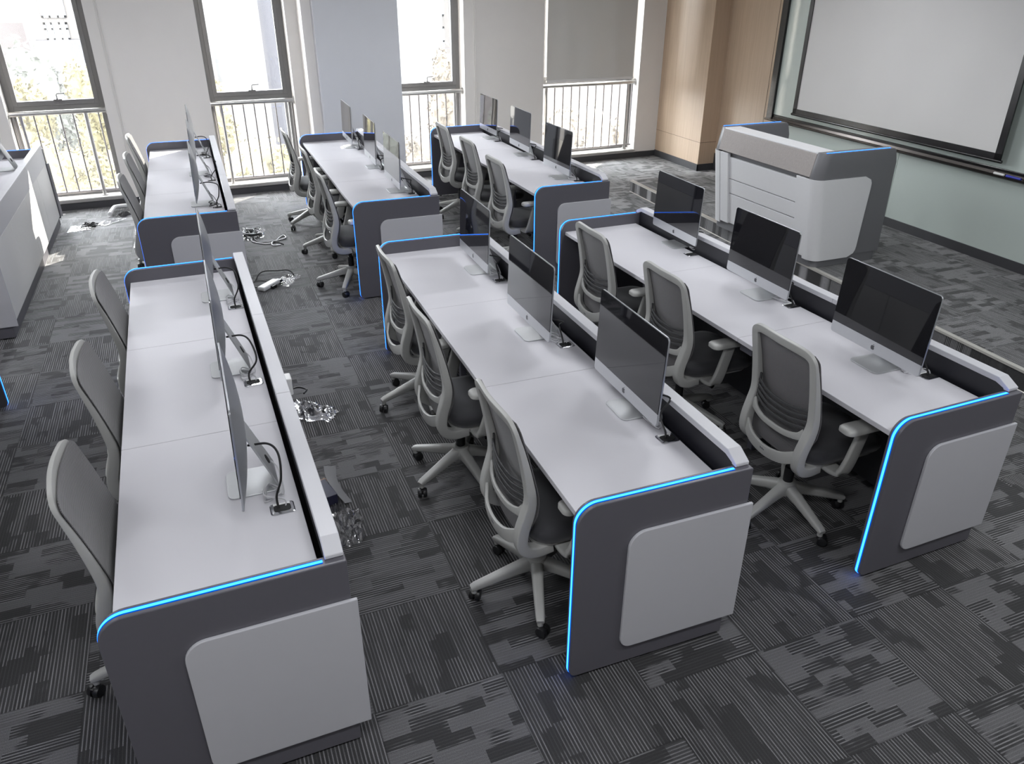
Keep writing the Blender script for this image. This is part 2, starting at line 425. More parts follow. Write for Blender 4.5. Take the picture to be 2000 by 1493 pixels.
# right wall: oak pillar, oak recess, board wall behind
bm = BM(); box(bm, 6.585, 7.2, 7.34, 8.60, 0.0, CEIL); struct('wall_pillar', bm, M['wood'])
bm = BM(); box(bm, 6.86, 7.2, 6.0, 7.34, 0.0, CEIL); struct('wall_recess', bm, M['wood'])
bm = BM(); box(bm, 6.75, 7.2, -4.6, 6.0, 0.0, CEIL); struct('wall_right', bm, M['wall'])
bm = BM(); box(bm, 6.8575, 6.861, 6.372, 6.378, 0.1, CEIL); struct('trim_2', bm, M['woodgap'])
bm = BM()
box(bm, 6.5835, 6.586, 7.338, 8.6, 0.398, 0.402); box(bm, 6.585, 6.86, 7.3375, 7.341, 0.398, 0.402)
struct('trim_3', bm, M['woodgap'])
bm = BM(); box(bm, 6.573, 6.585, 7.328, 8.52, 0, 0.095); box(bm, 6.573, 6.86, 7.328, 7.34, 0, 0.095); box(bm, 6.848, 6.86, 6.0, 7.33, 0, 0.24)
struct('baseboard_right', bm, M['base'])
# raised stage, slightly skewed like the photo
SH = 0.15
def stx(y): return 4.79 + (y - 0.8) * 0.0462
stg = [(stx(-4.6), -4.6), (stx(6.62), 6.62), (6.86, 6.70), (6.86, -4.6)]
bm = BM(); prism(bm, stg, 'z', 0.001, SH - 0.004); struct('stage', bm, M['carpet'])
bm = BM()
prof = [(-0.006, SH - 0.016), (-0.006, SH + 0.002), (0.034, SH + 0.002), (0.034, SH - 0.004), (0.0, SH - 0.004), (0.0, SH - 0.016)]
A = [bm.verts.new((stx(-4.6) + p[0], -4.6, p[1])) for p in prof]; B = [bm.verts.new((stx(6.62) + p[0], 6.62, p[1])) for p in prof]
for k in range(6): bm.faces.new((A[k], B[k], B[(k + 1) % 6], A[(k + 1) % 6]))
bm.faces.new(A); bm.faces.new(B[::-1])
struct('trim_4', bm, M['nosing'])
bm = BM(); tube(bm, [(stx(-4.6) - 0.004, -4.6, 0.006), (stx(6.62) - 0.004, 6.62, 0.006)], 0.006, 6); struct('trim_5', bm, M['nosing'])

# ------------------------------------------------------------------ windows
def make_window(k, a, b):
    V = 0.20; ft = 0.06; zb, zt, zm = 0.125, 2.85, 1.12
    fr = BM()
    for (x0, x1, z0, z1) in ((a, a + ft, zb, zt), (b - ft, b, zb, zt), (a + ft, b - ft, zt - ft, zt), (a + ft, b - ft, zm, zm + 0.055), (a + ft, b - ft, zb, zb + 0.045)):
        box(fr, x0, x1, V, V + 0.07, z0, z1)
    root = wwall(obj('window_%d' % k, fr, M['frame'], bevel=0.003)); root['kind'] = 'structure'
    s = BM(); x0, x1, z0, z1, w = a + ft, b - ft, zm + 0.055, zt - ft, 0.05
    for q in ((x0, x0 + w, z0, z1), (x1 - w, x1, z0, z1), (x0 + w, x1 - w, z0, z0 + w), (x0 + w, x1 - w, z1 - w, z1)):
        box(s, q[0], q[1], V - 0.012, V + 0.05, q[2], q[3])
    obj('sash', s, M['frame'], root, bevel=0.003)
    h = BM(); c = (x0 + x1) / 2 + 0.02
    box(h, c - 0.045, c + 0.045, V - 0.026, V - 0.008, z0 + 0.042, z0 + 0.062)
    box(h, c - 0.010, c + 0.010, V - 0.05, V - 0.02, z0 + 0.055, z0 + 0.075)
    tube(h, [(c, V - 0.045, z0 + 0.07), (c, V - 0.05, z0 + 0.115), (c + 0.01, V - 0.052, z0 + 0.125), (c + 0.085, V - 0.052, z0 + 0.128)], 0.006, 8)
    obj('handle', h, M['frame'], root)
    p = BM(); box(p, x0 + w - 0.005, x1 - w + 0.005, V + 0.018, V + 0.024, z0 + w - 0.005, z1 - w + 0.005); obj('pane', p, M['glass'], root)
    p = BM(); box(p, x0 - 0.005, x1 + 0.005, V + 0.03, V + 0.036, zb + 0.04, zm + 0.005); obj('pane', p, M['glass'], root)
    sl = BM(); box(sl, a - 0.0, b + 0.0, -0.03, 0.27, 0.086, 0.125); box(sl, a - 0.02, b + 0.02, -0.03, 0.0, 0.086, 0.125)
    wwall(struct('trim_%d' % (5 + k), sl, M['sill'], bevel=0.004))
    return root
WPH = ['window beside the far-left desk row', 'window left of the wide grey column', 'window right of the wide grey column', 'wide window with the lowered grey blind']
for k, (a, b) in enumerate(OPEN):
    make_window(k + 1, a, b)

def railing(a, b, n, label, pl=None, pr=None):
    root = empty('guard_railing'); root.matrix_world = WW
    tag(root, label, 'railing', 'window guard railings')
    V = 0.10
    bm = BM(); tube(bm, [(a + 0.004, V, 1.105), (b - 0.004, V, 1.105)], 0.028, 14); obj('handrail', bm, M['steel'], root, smooth=True)
    pl = a + 0.12 if pl is None else pl; pr = b - 0.12 if pr is None else pr
    for s, u in ((0, a), (1, b)):
        bm = BM(); lathe(bm, [(0.045, 0), (0.045, 0.006), (0.03, 0.008)], 18, Matrix.Translation((u + (0.002 if s == 0 else -0.002), V, 1.105)) @ Matrix.Rotation(R(90 if s == 0 else -90), 4, 'Y'))
        obj('wall_flange', bm, M['steel'], root, smooth=True)
    for u in (pl, pr):
        bm = BM(); tube(bm, [(u, V, 0.125), (u, V, 1.09)], 0.021, 12); lathe(bm, [(0.04, 0.125), (0.04, 0.135), (0.022, 0.14)], 16, Matrix.Translation((u, V, 0)))
        obj('post', bm, M['steel'], root, smooth=True)
    bm = BM(); tube(bm, [(a + 0.01, V, 0.185), (b - 0.01, V, 0.185)], 0.013, 8); obj('bottom_rail', bm, M['barsteel'], root, smooth=True)
    for i in range(n):
        u = pl + (pr - pl) * (i + 1) / (n + 1)
        bm = BM(); tube(bm, [(u, V, 0.185), (u, V, 1.085)], 0.0085, 8); obj('baluster', bm, M['barsteel'], root, smooth=True)
    for u in ((a + pl) / 2 - 0.02, (b + pr) / 2 + 0.02):
        bm = BM(); tube(bm, [(u, V, 0.185), (u, V, 1.085)], 0.0085, 8); obj('baluster', bm, M['barsteel'], root, smooth=True)
    return root
railing(*OPEN[0], 4, 'steel guard railing across the window behind the far-left desk row', -0.16, 0.507)
railing(*OPEN[1], 5, 'steel guard railing across the window between white wall and wide grey column, its left', 2.012, 2.80)
railing(*OPEN[2], 5, 'steel guard railing across the window right of the wide grey column')
railing(*OPEN[3], 9, 'widest steel guard railing, below the lowered grey roller blind', 6.50, 7.87)

def blind(a, b, zlow, label, cordu, cordz):
    root = empty('roller_blind'); root.matrix_world = WW
    tag(root, label, 'roller blind', 'window roller blinds')
    V = 0.045
    bm = BM(); tube(bm, [(a + 0.03, V, 2.80), (b - 0.03, V, 2.80)], 0.035, 16); obj('roller_tube', bm, M['white'], root, smooth=True)
    bm = BM()
    nx, nz = 40, 16
    lo = a + 0.055; hi = b - 0.10 if zlow < 1.5 else b - 0.055
    G = []
    for t in (0, 1):
        G.append([[bm.verts.new((lo + (hi - lo) * i / nx, V - 0.03 + t * 0.002 + 0.004 * math.sin(i * 0.55) * (0.4 + 0.6 * j / nz), 2.80 - (2.80 - zlow) * j / nz)) for i in range(nx + 1)] for j in range(nz + 1)])
    for t in (0, 1):
        for j in range(nz):
            for i in range(nx):
                bm.faces.new((G[t][j][i], G[t][j][i + 1], G[t][j + 1][i + 1], G[t][j + 1][i]))
    for j in range(nz):
        for i in (0, nx): bm.faces.new((G[0][j][i], G[1][j][i], G[1][j + 1][i], G[0][j + 1][i]))
    obj('blind_fabric', bm, M['blind'], root, smooth=True)
    bm = BM(); box(bm, lo - 0.002, hi + 0.002, V - 0.038, V - 0.02, zlow - 0.028, zlow + 0.004); obj('bottom_bar', bm, M['white'], root, bevel=0.004)
    if cordu is not None:
        bm = BM(); 
        tube(bm, [(cordu, -0.012, 2.82), (cordu, -0.012, cordz), (cordu + 0.010, -0.014, cordz - 0.03), (cordu + 0.024, -0.012, cordz), (cordu + 0.022, -0.012, 2.82)], 0.0035, 6)
        obj('pull_cord', bm, M['cord'], root, smooth=True)
    return root
blind(*OPEN[0], 2.70, 'rolled-up blind whose white pull cord hangs on the wall behind the rear-left desk row', 0.855, 0.45)
blind(*OPEN[2], 2.70, 'rolled-up blind whose white pull cord hangs on the wall behind the rear-right desk row', 5.345, 0.62)
blind(*OPEN[3], 1.19, 'grey roller blind lowered over the upper part of the widest window', None, None)

# ------------------------------------------------------------------ glass board, projection screen
TB = math.atan(0.026)
BW = Matrix.Translation((6.56, 2.16, 0)) @ Matrix.Rotation(-TB, 4, 'Z')      # local y along the wall, -x to the room
def bw(o): o.matrix_world = BW; return o
root = empty('glass_board'); bw(root); tag(root, 'pale green glass writing board in a black frame behind the lectern', 'writing board')
bm = BM(); box(bm, 0.0, 0.02, -5.5, 3.80, 0.985, 2.95); obj('board_glass', bm, M['gboard'], root)
bm = BM()
box(bm, -0.03, 0.18, 3.79, 3.90, 0.93, 2.98); box(bm, -0.03, 0.03, -5.5, 3.80, 2.94, 2.99); box(bm, -0.012, 0.03, -5.5, 3.80, 0.955, 0.99)
obj('board_frame', bm, M['bframe'], root, bevel=0.006)
bm = BM()
prism(bm, [(0.03, 0.92), (-0.075, 0.92), (-0.085, 0.93), (-0.085, 0.945), (-0.078, 0.945), (-0.072, 0.932), (-0.02, 0.935), (-0.012, 0.96), (0.03, 0.96)], 'y', -5.5, 3.86)
obj('pen_tray', bm, M['tray'], root)
bm = BM(); box(bm, 0.0, 0.02, 1.70, 3.82, 0.235, 0.925); box(bm, 0.0, 0.02, -5.5, 1.694, 0.235, 0.925); bw(struct('wall_board_panel', bm, M['gboard']))
bm = BM(); box(bm, -0.012, 0.02, -5.5, 3.82, SH - 0.01, 0.235); bw(struct('baseboard_board', bm, M['base']))

root = empty('projection_screen'); bw(root); tag(root, 'white pull-down projection screen with black border hanging before the glass board', 'projection screen')
bm = BM(); nx, nz = 30, 20
y0s, y1s, z0s, z1s = 0.53, 3.26, 1.125, 2.93
for t in (0, 1):
    G = [[bm.verts.new((-0.10 - t * 0.003 + 0.006 * math.sin(i * 0.45 + j * 0.35) * math.sin(i * 0.2), y0s + (y1s - y0s) * i / nx, z0s + (z1s - z0s) * j / nz)) for i in range(nx + 1)] for j in range(nz + 1)]
    for j in range(nz):
        for i in range(nx): bm.faces.new((G[j][i], G[j][i + 1], G[j + 1][i + 1], G[j + 1][i]))
obj('screen_fabric', bm, M['pscreen'], root, smooth=True)
bm = BM()
box(bm, -0.112, -0.094, y0s - 0.06, y0s + 0.004, z0s - 0.055, z1s); box(bm, -0.112, -0.094, y1s - 0.004, y1s + 0.055, z0s - 0.055, z1s); box(bm, -0.112, -0.094, y0s - 0.06, y1s + 0.055, z0s - 0.055, z0s + 0.004)
obj('black_border', bm, M['bframe'], root)
bm = BM(); tube(bm, [(-0.102, y0s - 0.075, z0s - 0.062), (-0.102, y1s + 0.075, z0s - 0.062)], 0.014, 12); obj('weight_bar', bm, M['bframe'], root, smooth=True)
bm = BM(); tube(bm, [(-0.10, y0s - 0.10, 2.96), (-0.10, y1s + 0.10, 2.96)], 0.05, 16); obj('roller_case', bm, M['white'], root, smooth=True)
# marker pen and eraser on the tray
e = empty('board_eraser'); bw(e); tag(e, 'small white eraser stick lying on the dark pen tray', 'eraser')
e.matrix_world = BW @ Matrix.Translation((-0.045, 0.49, 0.935))
bm = BM(); tube(bm, [(0, -0.055, 0.011), (0, -0.05, 0.012), (0, 0.05, 0.012), (0, 0.055, 0.011)], 0.011, 12, rads=[0.007, 0.011, 0.011, 0.007]); obj('eraser_body', bm, M['paper'], e, smooth=True)
e = empty('marker_pen'); e.matrix_world = BW @ Matrix.Translation((-0.048, 0.335, 0.934)); tag(e, 'blue marker pen lying on the dark pen tray', 'marker')
bm = BM(); tube(bm, [(0, -0.07, 0.012), (0, 0.03, 0.012)], 0.011, 12); obj('barrel', bm, M['bluepen'], e, smooth=True)
bm = BM(); tube(bm, [(0, 0.03, 0.012), (0, 0.075, 0.012), (0, 0.08, 0.012)], 0.012, 12, rads=[0.0125, 0.0125, 0.008]); obj('pen_cap', bm, M['bluepen'], e, smooth=True)

# ------------------------------------------------------------------ desks
W_, H_, L_, T_ = 0.741, 0.85, 3.25, 0.047
TT = 0.77
def panel_profile():
    p = [(0.715, 0.012)]
    p += arc(0.03, 0.042, 0.03, 270, 180, 5)
    p += arc(0.085, H_ - 0.085, 0.085, 180, 90, 9)
    p += [(W_, H_), (W_, 0.095), (0.715, 0.095)]
    return p
def led_path(off, x_end=0.668):
    p = [(x_end, H_ + off)]
    p += arc(0.085, H_ - 0.085, 0.085 + off, 90, 180, 12)
    p += [(0 - off, 0.042)] + arc(0.03, 0.042, 0.03 + off, 180, 252, 6)
    return p
def accent_profile():
    x0, x1, z0, z1 = 0.213, 0.759, 0.105, 0.69
    return arc(x0 + 0.072, z1 - 0.072, 0.072, 90, 180, 8) + arc(x0 + 0.05, z0 + 0.05, 0.05, 180, 270, 6) + [(x1, z0), (x1, z1)]
def end_panel(root, ya, outer):
    bm = BM(); prism(bm, panel_profile(), 'y', ya, ya + T_)
    p = obj('end_panel', bm, M['panel'], root, bevel=0.003)
    for wd, nm, mm, o1 in ((0.0115, 'light_strip', 'led', 0.0022), (0.0205, 'light_bleed', 'ledside', 0.0012)):  # bright strip, then a wider ribbon painted as its blue bleed
        bm = BM(); prism(bm, led_path(o1) + led_path(-0.004)[::-1], 'y', ya + T_ / 2 - wd / 2 + 0.001, ya + T_ / 2 + wd / 2 + 0.001)
        obj(nm, bm, M[mm], p)
    bm = BM(); prism(bm, accent_profile(), 'y', ya - 0.014 if outer < 0 else ya + T_, ya if outer < 0 else ya + T_ + 0.014)
    obj('accent_board', bm, M['accent'], p, bevel=0.003)
    for x in (0.10, 0.64):
        bm = BM(); lathe(bm, [(0.016, 0.0), (0.016, 0.013)], 12, Matrix.Translation((x, ya + T_ / 2, 0))); obj('levelling_foot', bm, M['black'], p)
    return p
def rail_seg(y0, y1, a, b):
    """cap rail piece; a/b: chamfered at that end"""
    zt, zl = 0.90, 0.872
    top, low = [], []
    if a: top += [(0.026, 0.852), (0.026, 0.866), (0.088, zt)]; low += [(0.052, 0.852), (0.054, 0.858), (0.098, zl)]
    else: top += [(y0, zt)]; low += [(y0, zl)]
    if b: top += [(L_ - 0.03, zt), (L_ + 0.03, 0.868), (L_ + 0.03, 0.852)]; low += [(L_ - 0.04, zl), (L_ - 0.004, 0.858), (L_ - 0.002, 0.852)]
    else: top += [(y1, zt)]; low += [(y1, zl)]
    return top + low[::-1]
SEAMS = [T_, 1.126, 2.160, L_]
def make_desk():
    root = empty('workstation_desk')
    end_panel(root, 0.0, -1); end_panel(root, L_, 1)
    for i in range(3):
        y0 = SEAMS[i] + (0.0012 if i else 0); y1 = SEAMS[i + 1] - (0.0012 if i < 2 else 0)
        bm = BM(); box(bm, 0.034, 0.662, y0, y1, TT - 0.025, TT); obj('tabletop', bm, M['table'], root, bevel=0.0015, seg=1)
    ys = [0.026, 1.134, 2.085, L_ + 0.03]
    for i in range(3):
        bm = BM(); prism(bm, rail_seg(ys[i] + 0.0008, ys[i + 1] - 0.0008, i == 0, i == 2), 'x', 0.676, 0.737); obj('cap_rail', bm, M['rail'], root, bevel=0.002, seg=1)
    bm = BM(); prism(bm, [(T_ + 0.0005, TT - 0.03), (T_ + 0.0005, 0.852), (0.096, 0.8715), (L_ - 0.04, 0.8715), (L_ - 0.0005, 0.852), (L_ - 0.0005, TT - 0.03)], 'x', 0.692, 0.705)
    obj('upstand', bm, M['inner'], root)
    bm = BM(); box(bm, 0.7055, 0.735, T_, L_, 0.70, 0.8715); obj('rear_fascia', bm, M['rail'], root)
    ds = [T_ + 0.002, 0.87, 1.70, 2.53, L_ - 0.002]
    for i in range(4):
        bm = BM(); box(bm, 0.715, 0.733, ds[i] + 0.0025, ds[i + 1] - 0.0025, 0.115, 0.697); obj('rear_door', bm, M['door'], root, bevel=0.002, seg=1)
    bm = BM(); box(bm, 0.69, 0.712, T_, L_, 0.0, 0.70); obj('plinth', bm, M['panel'], root)
    bm = BM(); box(bm, 0.52, 0.54, T_, L_, 0.10, TT - 0.026); obj('modesty_panel', bm, M['under'], root)
    for y in SEAMS[1:3]:
        bm = BM(); prism(bm, [(0.22, 0.70), (0.25, 0.70), (0.285, 0.0), (0.245, 0.0)], 'y', y - 0.02, y + 0.02)
        l = obj('support_leg', bm, M['legmetal'], root, bevel=0.002, seg=1)
        bm = BM(); box(bm, 0.10, 0.34, y - 0.05, y + 0.05, 0.665, TT - 0.026); obj('leg_bracket', bm, M['legmetal'], l, bevel=0.003, seg=1)
    return root
def add_grommet(root, x, y, rz=0.0):
    bm = BM(); loft(bm, [[(p[0], p[1], z) for p in rrect(-0.04 - e_, 0.04 + e_, -0.032 - e_, 0.032 + e_, 0.012)] for e_, z in ((0.004, TT), (0.004, TT + 0.003), (0.0, TT + 0.0042))])
    g = obj('cable_grommet', bm, M['chrome'], root); g.location = (x, y, 0); g.rotation_euler = (0, 0, rz)
    bm = BM(); prism(bm, rrect(-0.031, 0.031, -0.019, 0.021, 0.012), 'z', TT + 0.002, TT + 0.0052); obj('cable_opening', bm, M['hole'], g)
    bm = BM(); box(bm, -0.03, 0.03, 0.021, 0.031, TT + 0.003, TT + 0.006); obj('flap', bm, M['white'], g)
    return g

DESKS = {
    'A': ((-0.7092, -0.2604), 0.7577, 'desk row with lit end nearest the camera, monitors turned away, left aisle beside it'),
    'B': ((0.8434, -0.2907), -0.834, 'desk row in the centre foreground, its blue-lit end panel facing the camera'),
    'C': ((2.3707, -0.2632), 0.906, 'desk row running alongside the raised stage and the lectern'),
    'D': ((-0.7047, 4.2147), -0.2975, 'desk row before the window wall with sunlight on its far tabletop'),
    'E': ((0.9418, 4.1013), -0.569, 'desk row in front of the wide grey wall column'),
    'F': ((2.5655, 4.0385), 0.037, 'desk row reaching back towards the lowered roller blind'),
    'G': ((-2.447, 4.275), 0.0, 'desk row at the left edge showing its sunlit cabinet doors to the aisle'),
    'H': ((-1.607, 3.098), 180.0, 'desk row at the left edge, only a blue-lit panel corner in view'),
}
SHORT = {'A': 'front-left desk row', 'B': 'centre-front desk row', 'C': 'desk row beside the stage', 'D': 'rear-left desk row', 'E': 'desk row before the grey column', 'F': 'rear-right desk row', 'G': 'far-left desk row'}
GR = {'A': [(-0.121, 0.216), (-0.123, 1.288), (-0.114, 2.318)], 'B': [(1.471, 0.111), (1.468, 1.126), (1.506, 2.17)], 'C': [(2.994, 0.139), (2.989, 1.128), (3.057, 2.17)],
      'D': [(-0.081, 4.69), (-0.072, 5.72), (-0.07, 6.83)], 'E': [(1.583, 4.55), (1.56, 5.6), (1.56, 6.7)], 'F': [(3.19, 4.46), (3.20, 5.5), (3.22, 6.6)], 'G': [(-1.86, 4.9), (-1.86, 5.95), (-1.86, 7.0)], 'H': []}
proto = make_desk()
DESK = {}
for k, ((x, y), a, lab) in DESKS.items():
    d = proto if k == 'A' else dup(proto)
    d.location = (x, y, 0); d.rotation_euler = (0, 0, R(a))
    tag(d, lab, 'desk', 'rows of computer desks'); DESK[k] = d
for k, pts in GR.items():
    d = DESK[k]; inv = (Matrix.Translation(d.location) @ Matrix.Rotation(d.rotation_euler.z, 4, 'Z')).inverted()
    for (x, y) in pts:
        q = inv @ Vector((x, y, 0)); add_grommet(d, min(q.x, 0.617), q.y)
# socket box on the rear of the front-left row
bm = BM(); box(bm, 0.7352, 0.768, 1.33, 1.40, 0.775, 0.862); sb = obj('rear_latch', bm, M['white'], DESK['A'], bevel=0.006)
bm = BM(); box(bm, 0.7355, 0.7705, 1.345, 1.385, 0.80, 0.835); obj('latch_core', bm, M['navy'], sb)

# ------------------------------------------------------------------ monitors
MW, MH, MZB, TILT = 0.595, 0.407, 0.075, 0.0374
def make_monitor():
    """front faces -x; origin below the screen centre, on the tabletop"""
    root = empty('desktop_monitor')
    T = Matrix.Translation((0, 0, MZB)) @ Matrix.Rotation(TILT, 4, 'Y')
    hw = MW / 2; chin = 0.062
    bm = BM(); loops = []
    def ring(s, x, r=0.018):
        cz = MH / 2
        return [T @ Vector((x, p[0] * 1.0, p[1] + cz)) for p in rrect(-hw * s, hw * s, -cz * s, cz * s, max(0.004, r * s), 5)]
    loops = [ring(1 - 0.003, -0.0005), ring(1.0, 0.0012), ring(1.0, 0.006)]
    for s in (0.97, 0.92, 0.84, 0.74, 0.62, 0.48, 0.32, 0.15):
        loops.append(ring(s, 0.007 + 0.044 * (1 - s ** 2.0) ** 1.0, 0.05))
    loft(bm, loops)
    hs = obj('housing', bm, M['aludark'], root, smooth=True)
    bm = BM(); P = []
    r = 0.016; z1 = MH - 0.002; y1 = hw - 0.002
    pts = arc(y1 - r, z1 - r, r, 0, 90, 5) + arc(-y1 + r, z1 - r, r, 90, 180, 5) + [(-y1, chin), (y1, chin)]
    prism(bm, pts, 'x', -0.0035, -0.0005); bmesh.ops.transform(bm, matrix=T, verts=bm.verts); obj('screen_glass', bm, M['screen'], root)
    bm = BM(); z0 = 0.002
    pts = [(y1, chin - 0.0003), (-y1, chin - 0.0003)] + arc(-y1 + r, z0 + r, r, 180, 270, 5) + arc(y1 - r, z0 + r, r, 270, 360, 5)
    prism(bm, pts, 'x', -0.003, -0.0005); bmesh.ops.transform(bm, matrix=T, verts=bm.verts); ch = obj('chin', bm, M['alu'], root)
    # emblem: bitten round fruit silhouette with a leaf
    bm = BM(); S = 0.0125
    body = [(0, .72), (.25, .86), (.55, .84), (.80, .66), (.62, .44), (.56, .12), (.70, -.18), (.90, -.32), (.72, -.74), (.46, -1.0), (.22, -.95), (0, -.88), (-.22, -.95), (-.46, -1.0), (-.72, -.74), (-.92, -.28), (-.95, .2), (-.80, .62), (-.52, .84), (-.25, .86)]
    leaf = [(.0, .95), (.05, 1.2), (.22, 1.42), (.42, 1.5), (.38, 1.22), (.22, 1.02)]
    for poly in (body, leaf):
        prism(bm, [(-p[0] * S, chin / 2 - 0.003 + p[1] * S) for p in poly], 'x', -0.0038, -0.003)
    bmesh.ops.transform(bm, matrix=T, verts=bm.verts); obj('emblem', bm, M['mark'], ch)
    # stand: foot plate and leaning arm with a cable hole
    bm = BM(); x0, x1, hy = -0.046, 0.132, 0.094
    pl = [(x1, hy), (x0 + 0.028, hy)] + arc(x0 + 0.028, hy - 0.028, 0.028, 90, 180, 5) + arc(x0 + 0.028, -hy + 0.028, 0.028, 180, 270, 5) + [(x1, -hy)]
    prism(bm, pl, 'z', 0.0005, 0.0065)
    obj('stand_foot', bm, M['alufoot'], root, bevel=0.001, seg=1)
    bm = BM()
    prof = spline([(0.118, 0, 0.0035), (0.134, 0, 0.008), (0.137, 0, 0.022), (0.126, 0, 0.055), (0.097, 0, 0.13), (0.062, 0, 0.22), (0.048, 0, 0.252)], 4)
    sweep(bm, prof, lambda i, p, t: Vector((t.z, 0, -t.x)), lambda t: 0.188 - 0.05 * t, 0.0075, 0.2)
    ar = obj('stand_arm', bm, M['alufoot'], root, smooth=True)
    bm = BM(); n_ = Vector((0.1, 0, 0.042)).normalized(); c_ = Vector((0.113, 0, 0.092))
    Mh = Matrix.Translation(c_) @ n_.to_track_quat('Z', 'Y').to_matrix().to_4x4()
    lathe(bm, [(0.017, -0.0048), (0.019, -0.0048), (0.019, 0.0052), (0.017, 0.0052)], 20, Mh); lathe(bm, [(0.0172, -0.0046), (0.0172, 0.005)], 20, Mh)
    obj('cable_hole', bm, M['hole'], ar, smooth=True)
    return root
MON = {'A': [(-0.256, 0.430, 0.0), (-0.262, 1.49, 0.0), (-0.262, 2.545, 0.0)],
       'B': [(1.407, 0.397, -1.61), (1.329, 1.323, -0.37), (1.402, 2.414, -1.30)],
       'C': [(2.796, 0.337, -1.19), (2.862, 1.350, -0.72), (2.947, 2.406, -1.32)],
       'D': [(-0.253, 4.862, 0.0), (-0.234, 6.07, 0.0), (-0.218, 7.10, 0.0)],
       'E': [(1.429, 4.714, -0.5), (1.463, 5.764, -1.66), (1.453, 6.897, -1.2)],
       'F': [(3.042, 4.652, 0.34), (3.122, 5.787, -1.43), (3.148, 6.840, -0.74)],
       'G': [(-2.03, 6.95, 0.0), (-2.06, 5.95, 0.0)]}
mproto = make_monitor(); first = True
WHICH = ['nearest the camera', 'in the middle', 'nearest the windows']
CABS = []
rnd = random.Random(3)
CABLE_MODE = {}
for k, lst in MON.items():
    for i, (x, y, a) in enumerate(lst):
        o = mproto if first else dup(mproto); first = False
        o.location = (x, y, TT); o.rotation_euler = (0, 0, R(a) if k == 'x' else -R(a) * -1)
        side = 'seen from behind ' if k in 'ADG' else ''
        wh = WHICH[i] if k != 'G' else ['nearest the window', 'cut by the picture edge'][i]
        tag(o, 'silver computer %s%s, %s' % (side, wh, SHORT[k]), 'computer', 'computers on the desks')
        if k == 'G': continue
        # cables from the back of the screen to the grommet
        g = GR[k][i]
        sx, sy = x + 0.055, y - 0.02
        gx, gy = g
        black = BM()
        d1 = rnd.uniform(-0.03, 0.03)
        if k in 'AD':
            pts = [(sx, sy, TT + 0.18), (sx + 0.07, sy - 0.03, TT + 0.19), (gx + 0.02, sy - 0.09, TT + 0.175), (gx + 0.03 + d1, sy - 0.14, TT + 0.10), (gx - 0.012, gy + 0.03, TT + 0.04), (gx - 0.012, gy, TT - 0.003)]
        else:
            pts = [(sx, sy - 0.10, TT + 0.14), (sx + 0.07, sy - 0.16, TT + 0.13), (gx - 0.01, gy + 0.06, TT + 0.09), (gx - 0.012, gy + 0.01, TT + 0.03), (gx - 0.012, gy, TT - 0.003)]
        tube(black, spline(pts, 8), 0.0045, 7)
        tag(obj('power_cable', black, M['cable'], smooth=True), 'black cable behind the computer %s, %s' % (wh, SHORT[k]), 'cable', 'cables behind the computers')
        wb = BM()
        cx, cy = (sx + gx) / 2 + 0.02, (sy + gy) / 2
        pts = [(x + 0.128, y + 0.01, TT + 0.075), (x + 0.15, y - 0.02, TT + 0.05)]
        for q in range(9):
            an = q * 2.1 + d1 * 20
            rr = 0.038 + 0.012 * math.sin(q * 1.7)
            pts.append((cx + rr * math.cos(an), cy + rr * 1.3 * math.sin(an), TT + 0.008 + 0.004 * q * (0.5 + 0.5 * math.sin(q))))
        pts += [(gx + 0.012, gy + 0.03, TT + 0.02), (gx + 0.012, gy + 0.004, TT - 0.002)]
        tube(wb, spline(pts, 6), 0.0028, 6)
        tag(obj('data_cable', wb, M['wcable'] if k not in 'D' else M['cable'], smooth=True), '%s coiled behind the computer %s, %s' % ('pale cable' if k != 'D' else 'thin cable', wh, SHORT[k]), 'cable', 'cables behind the computers')

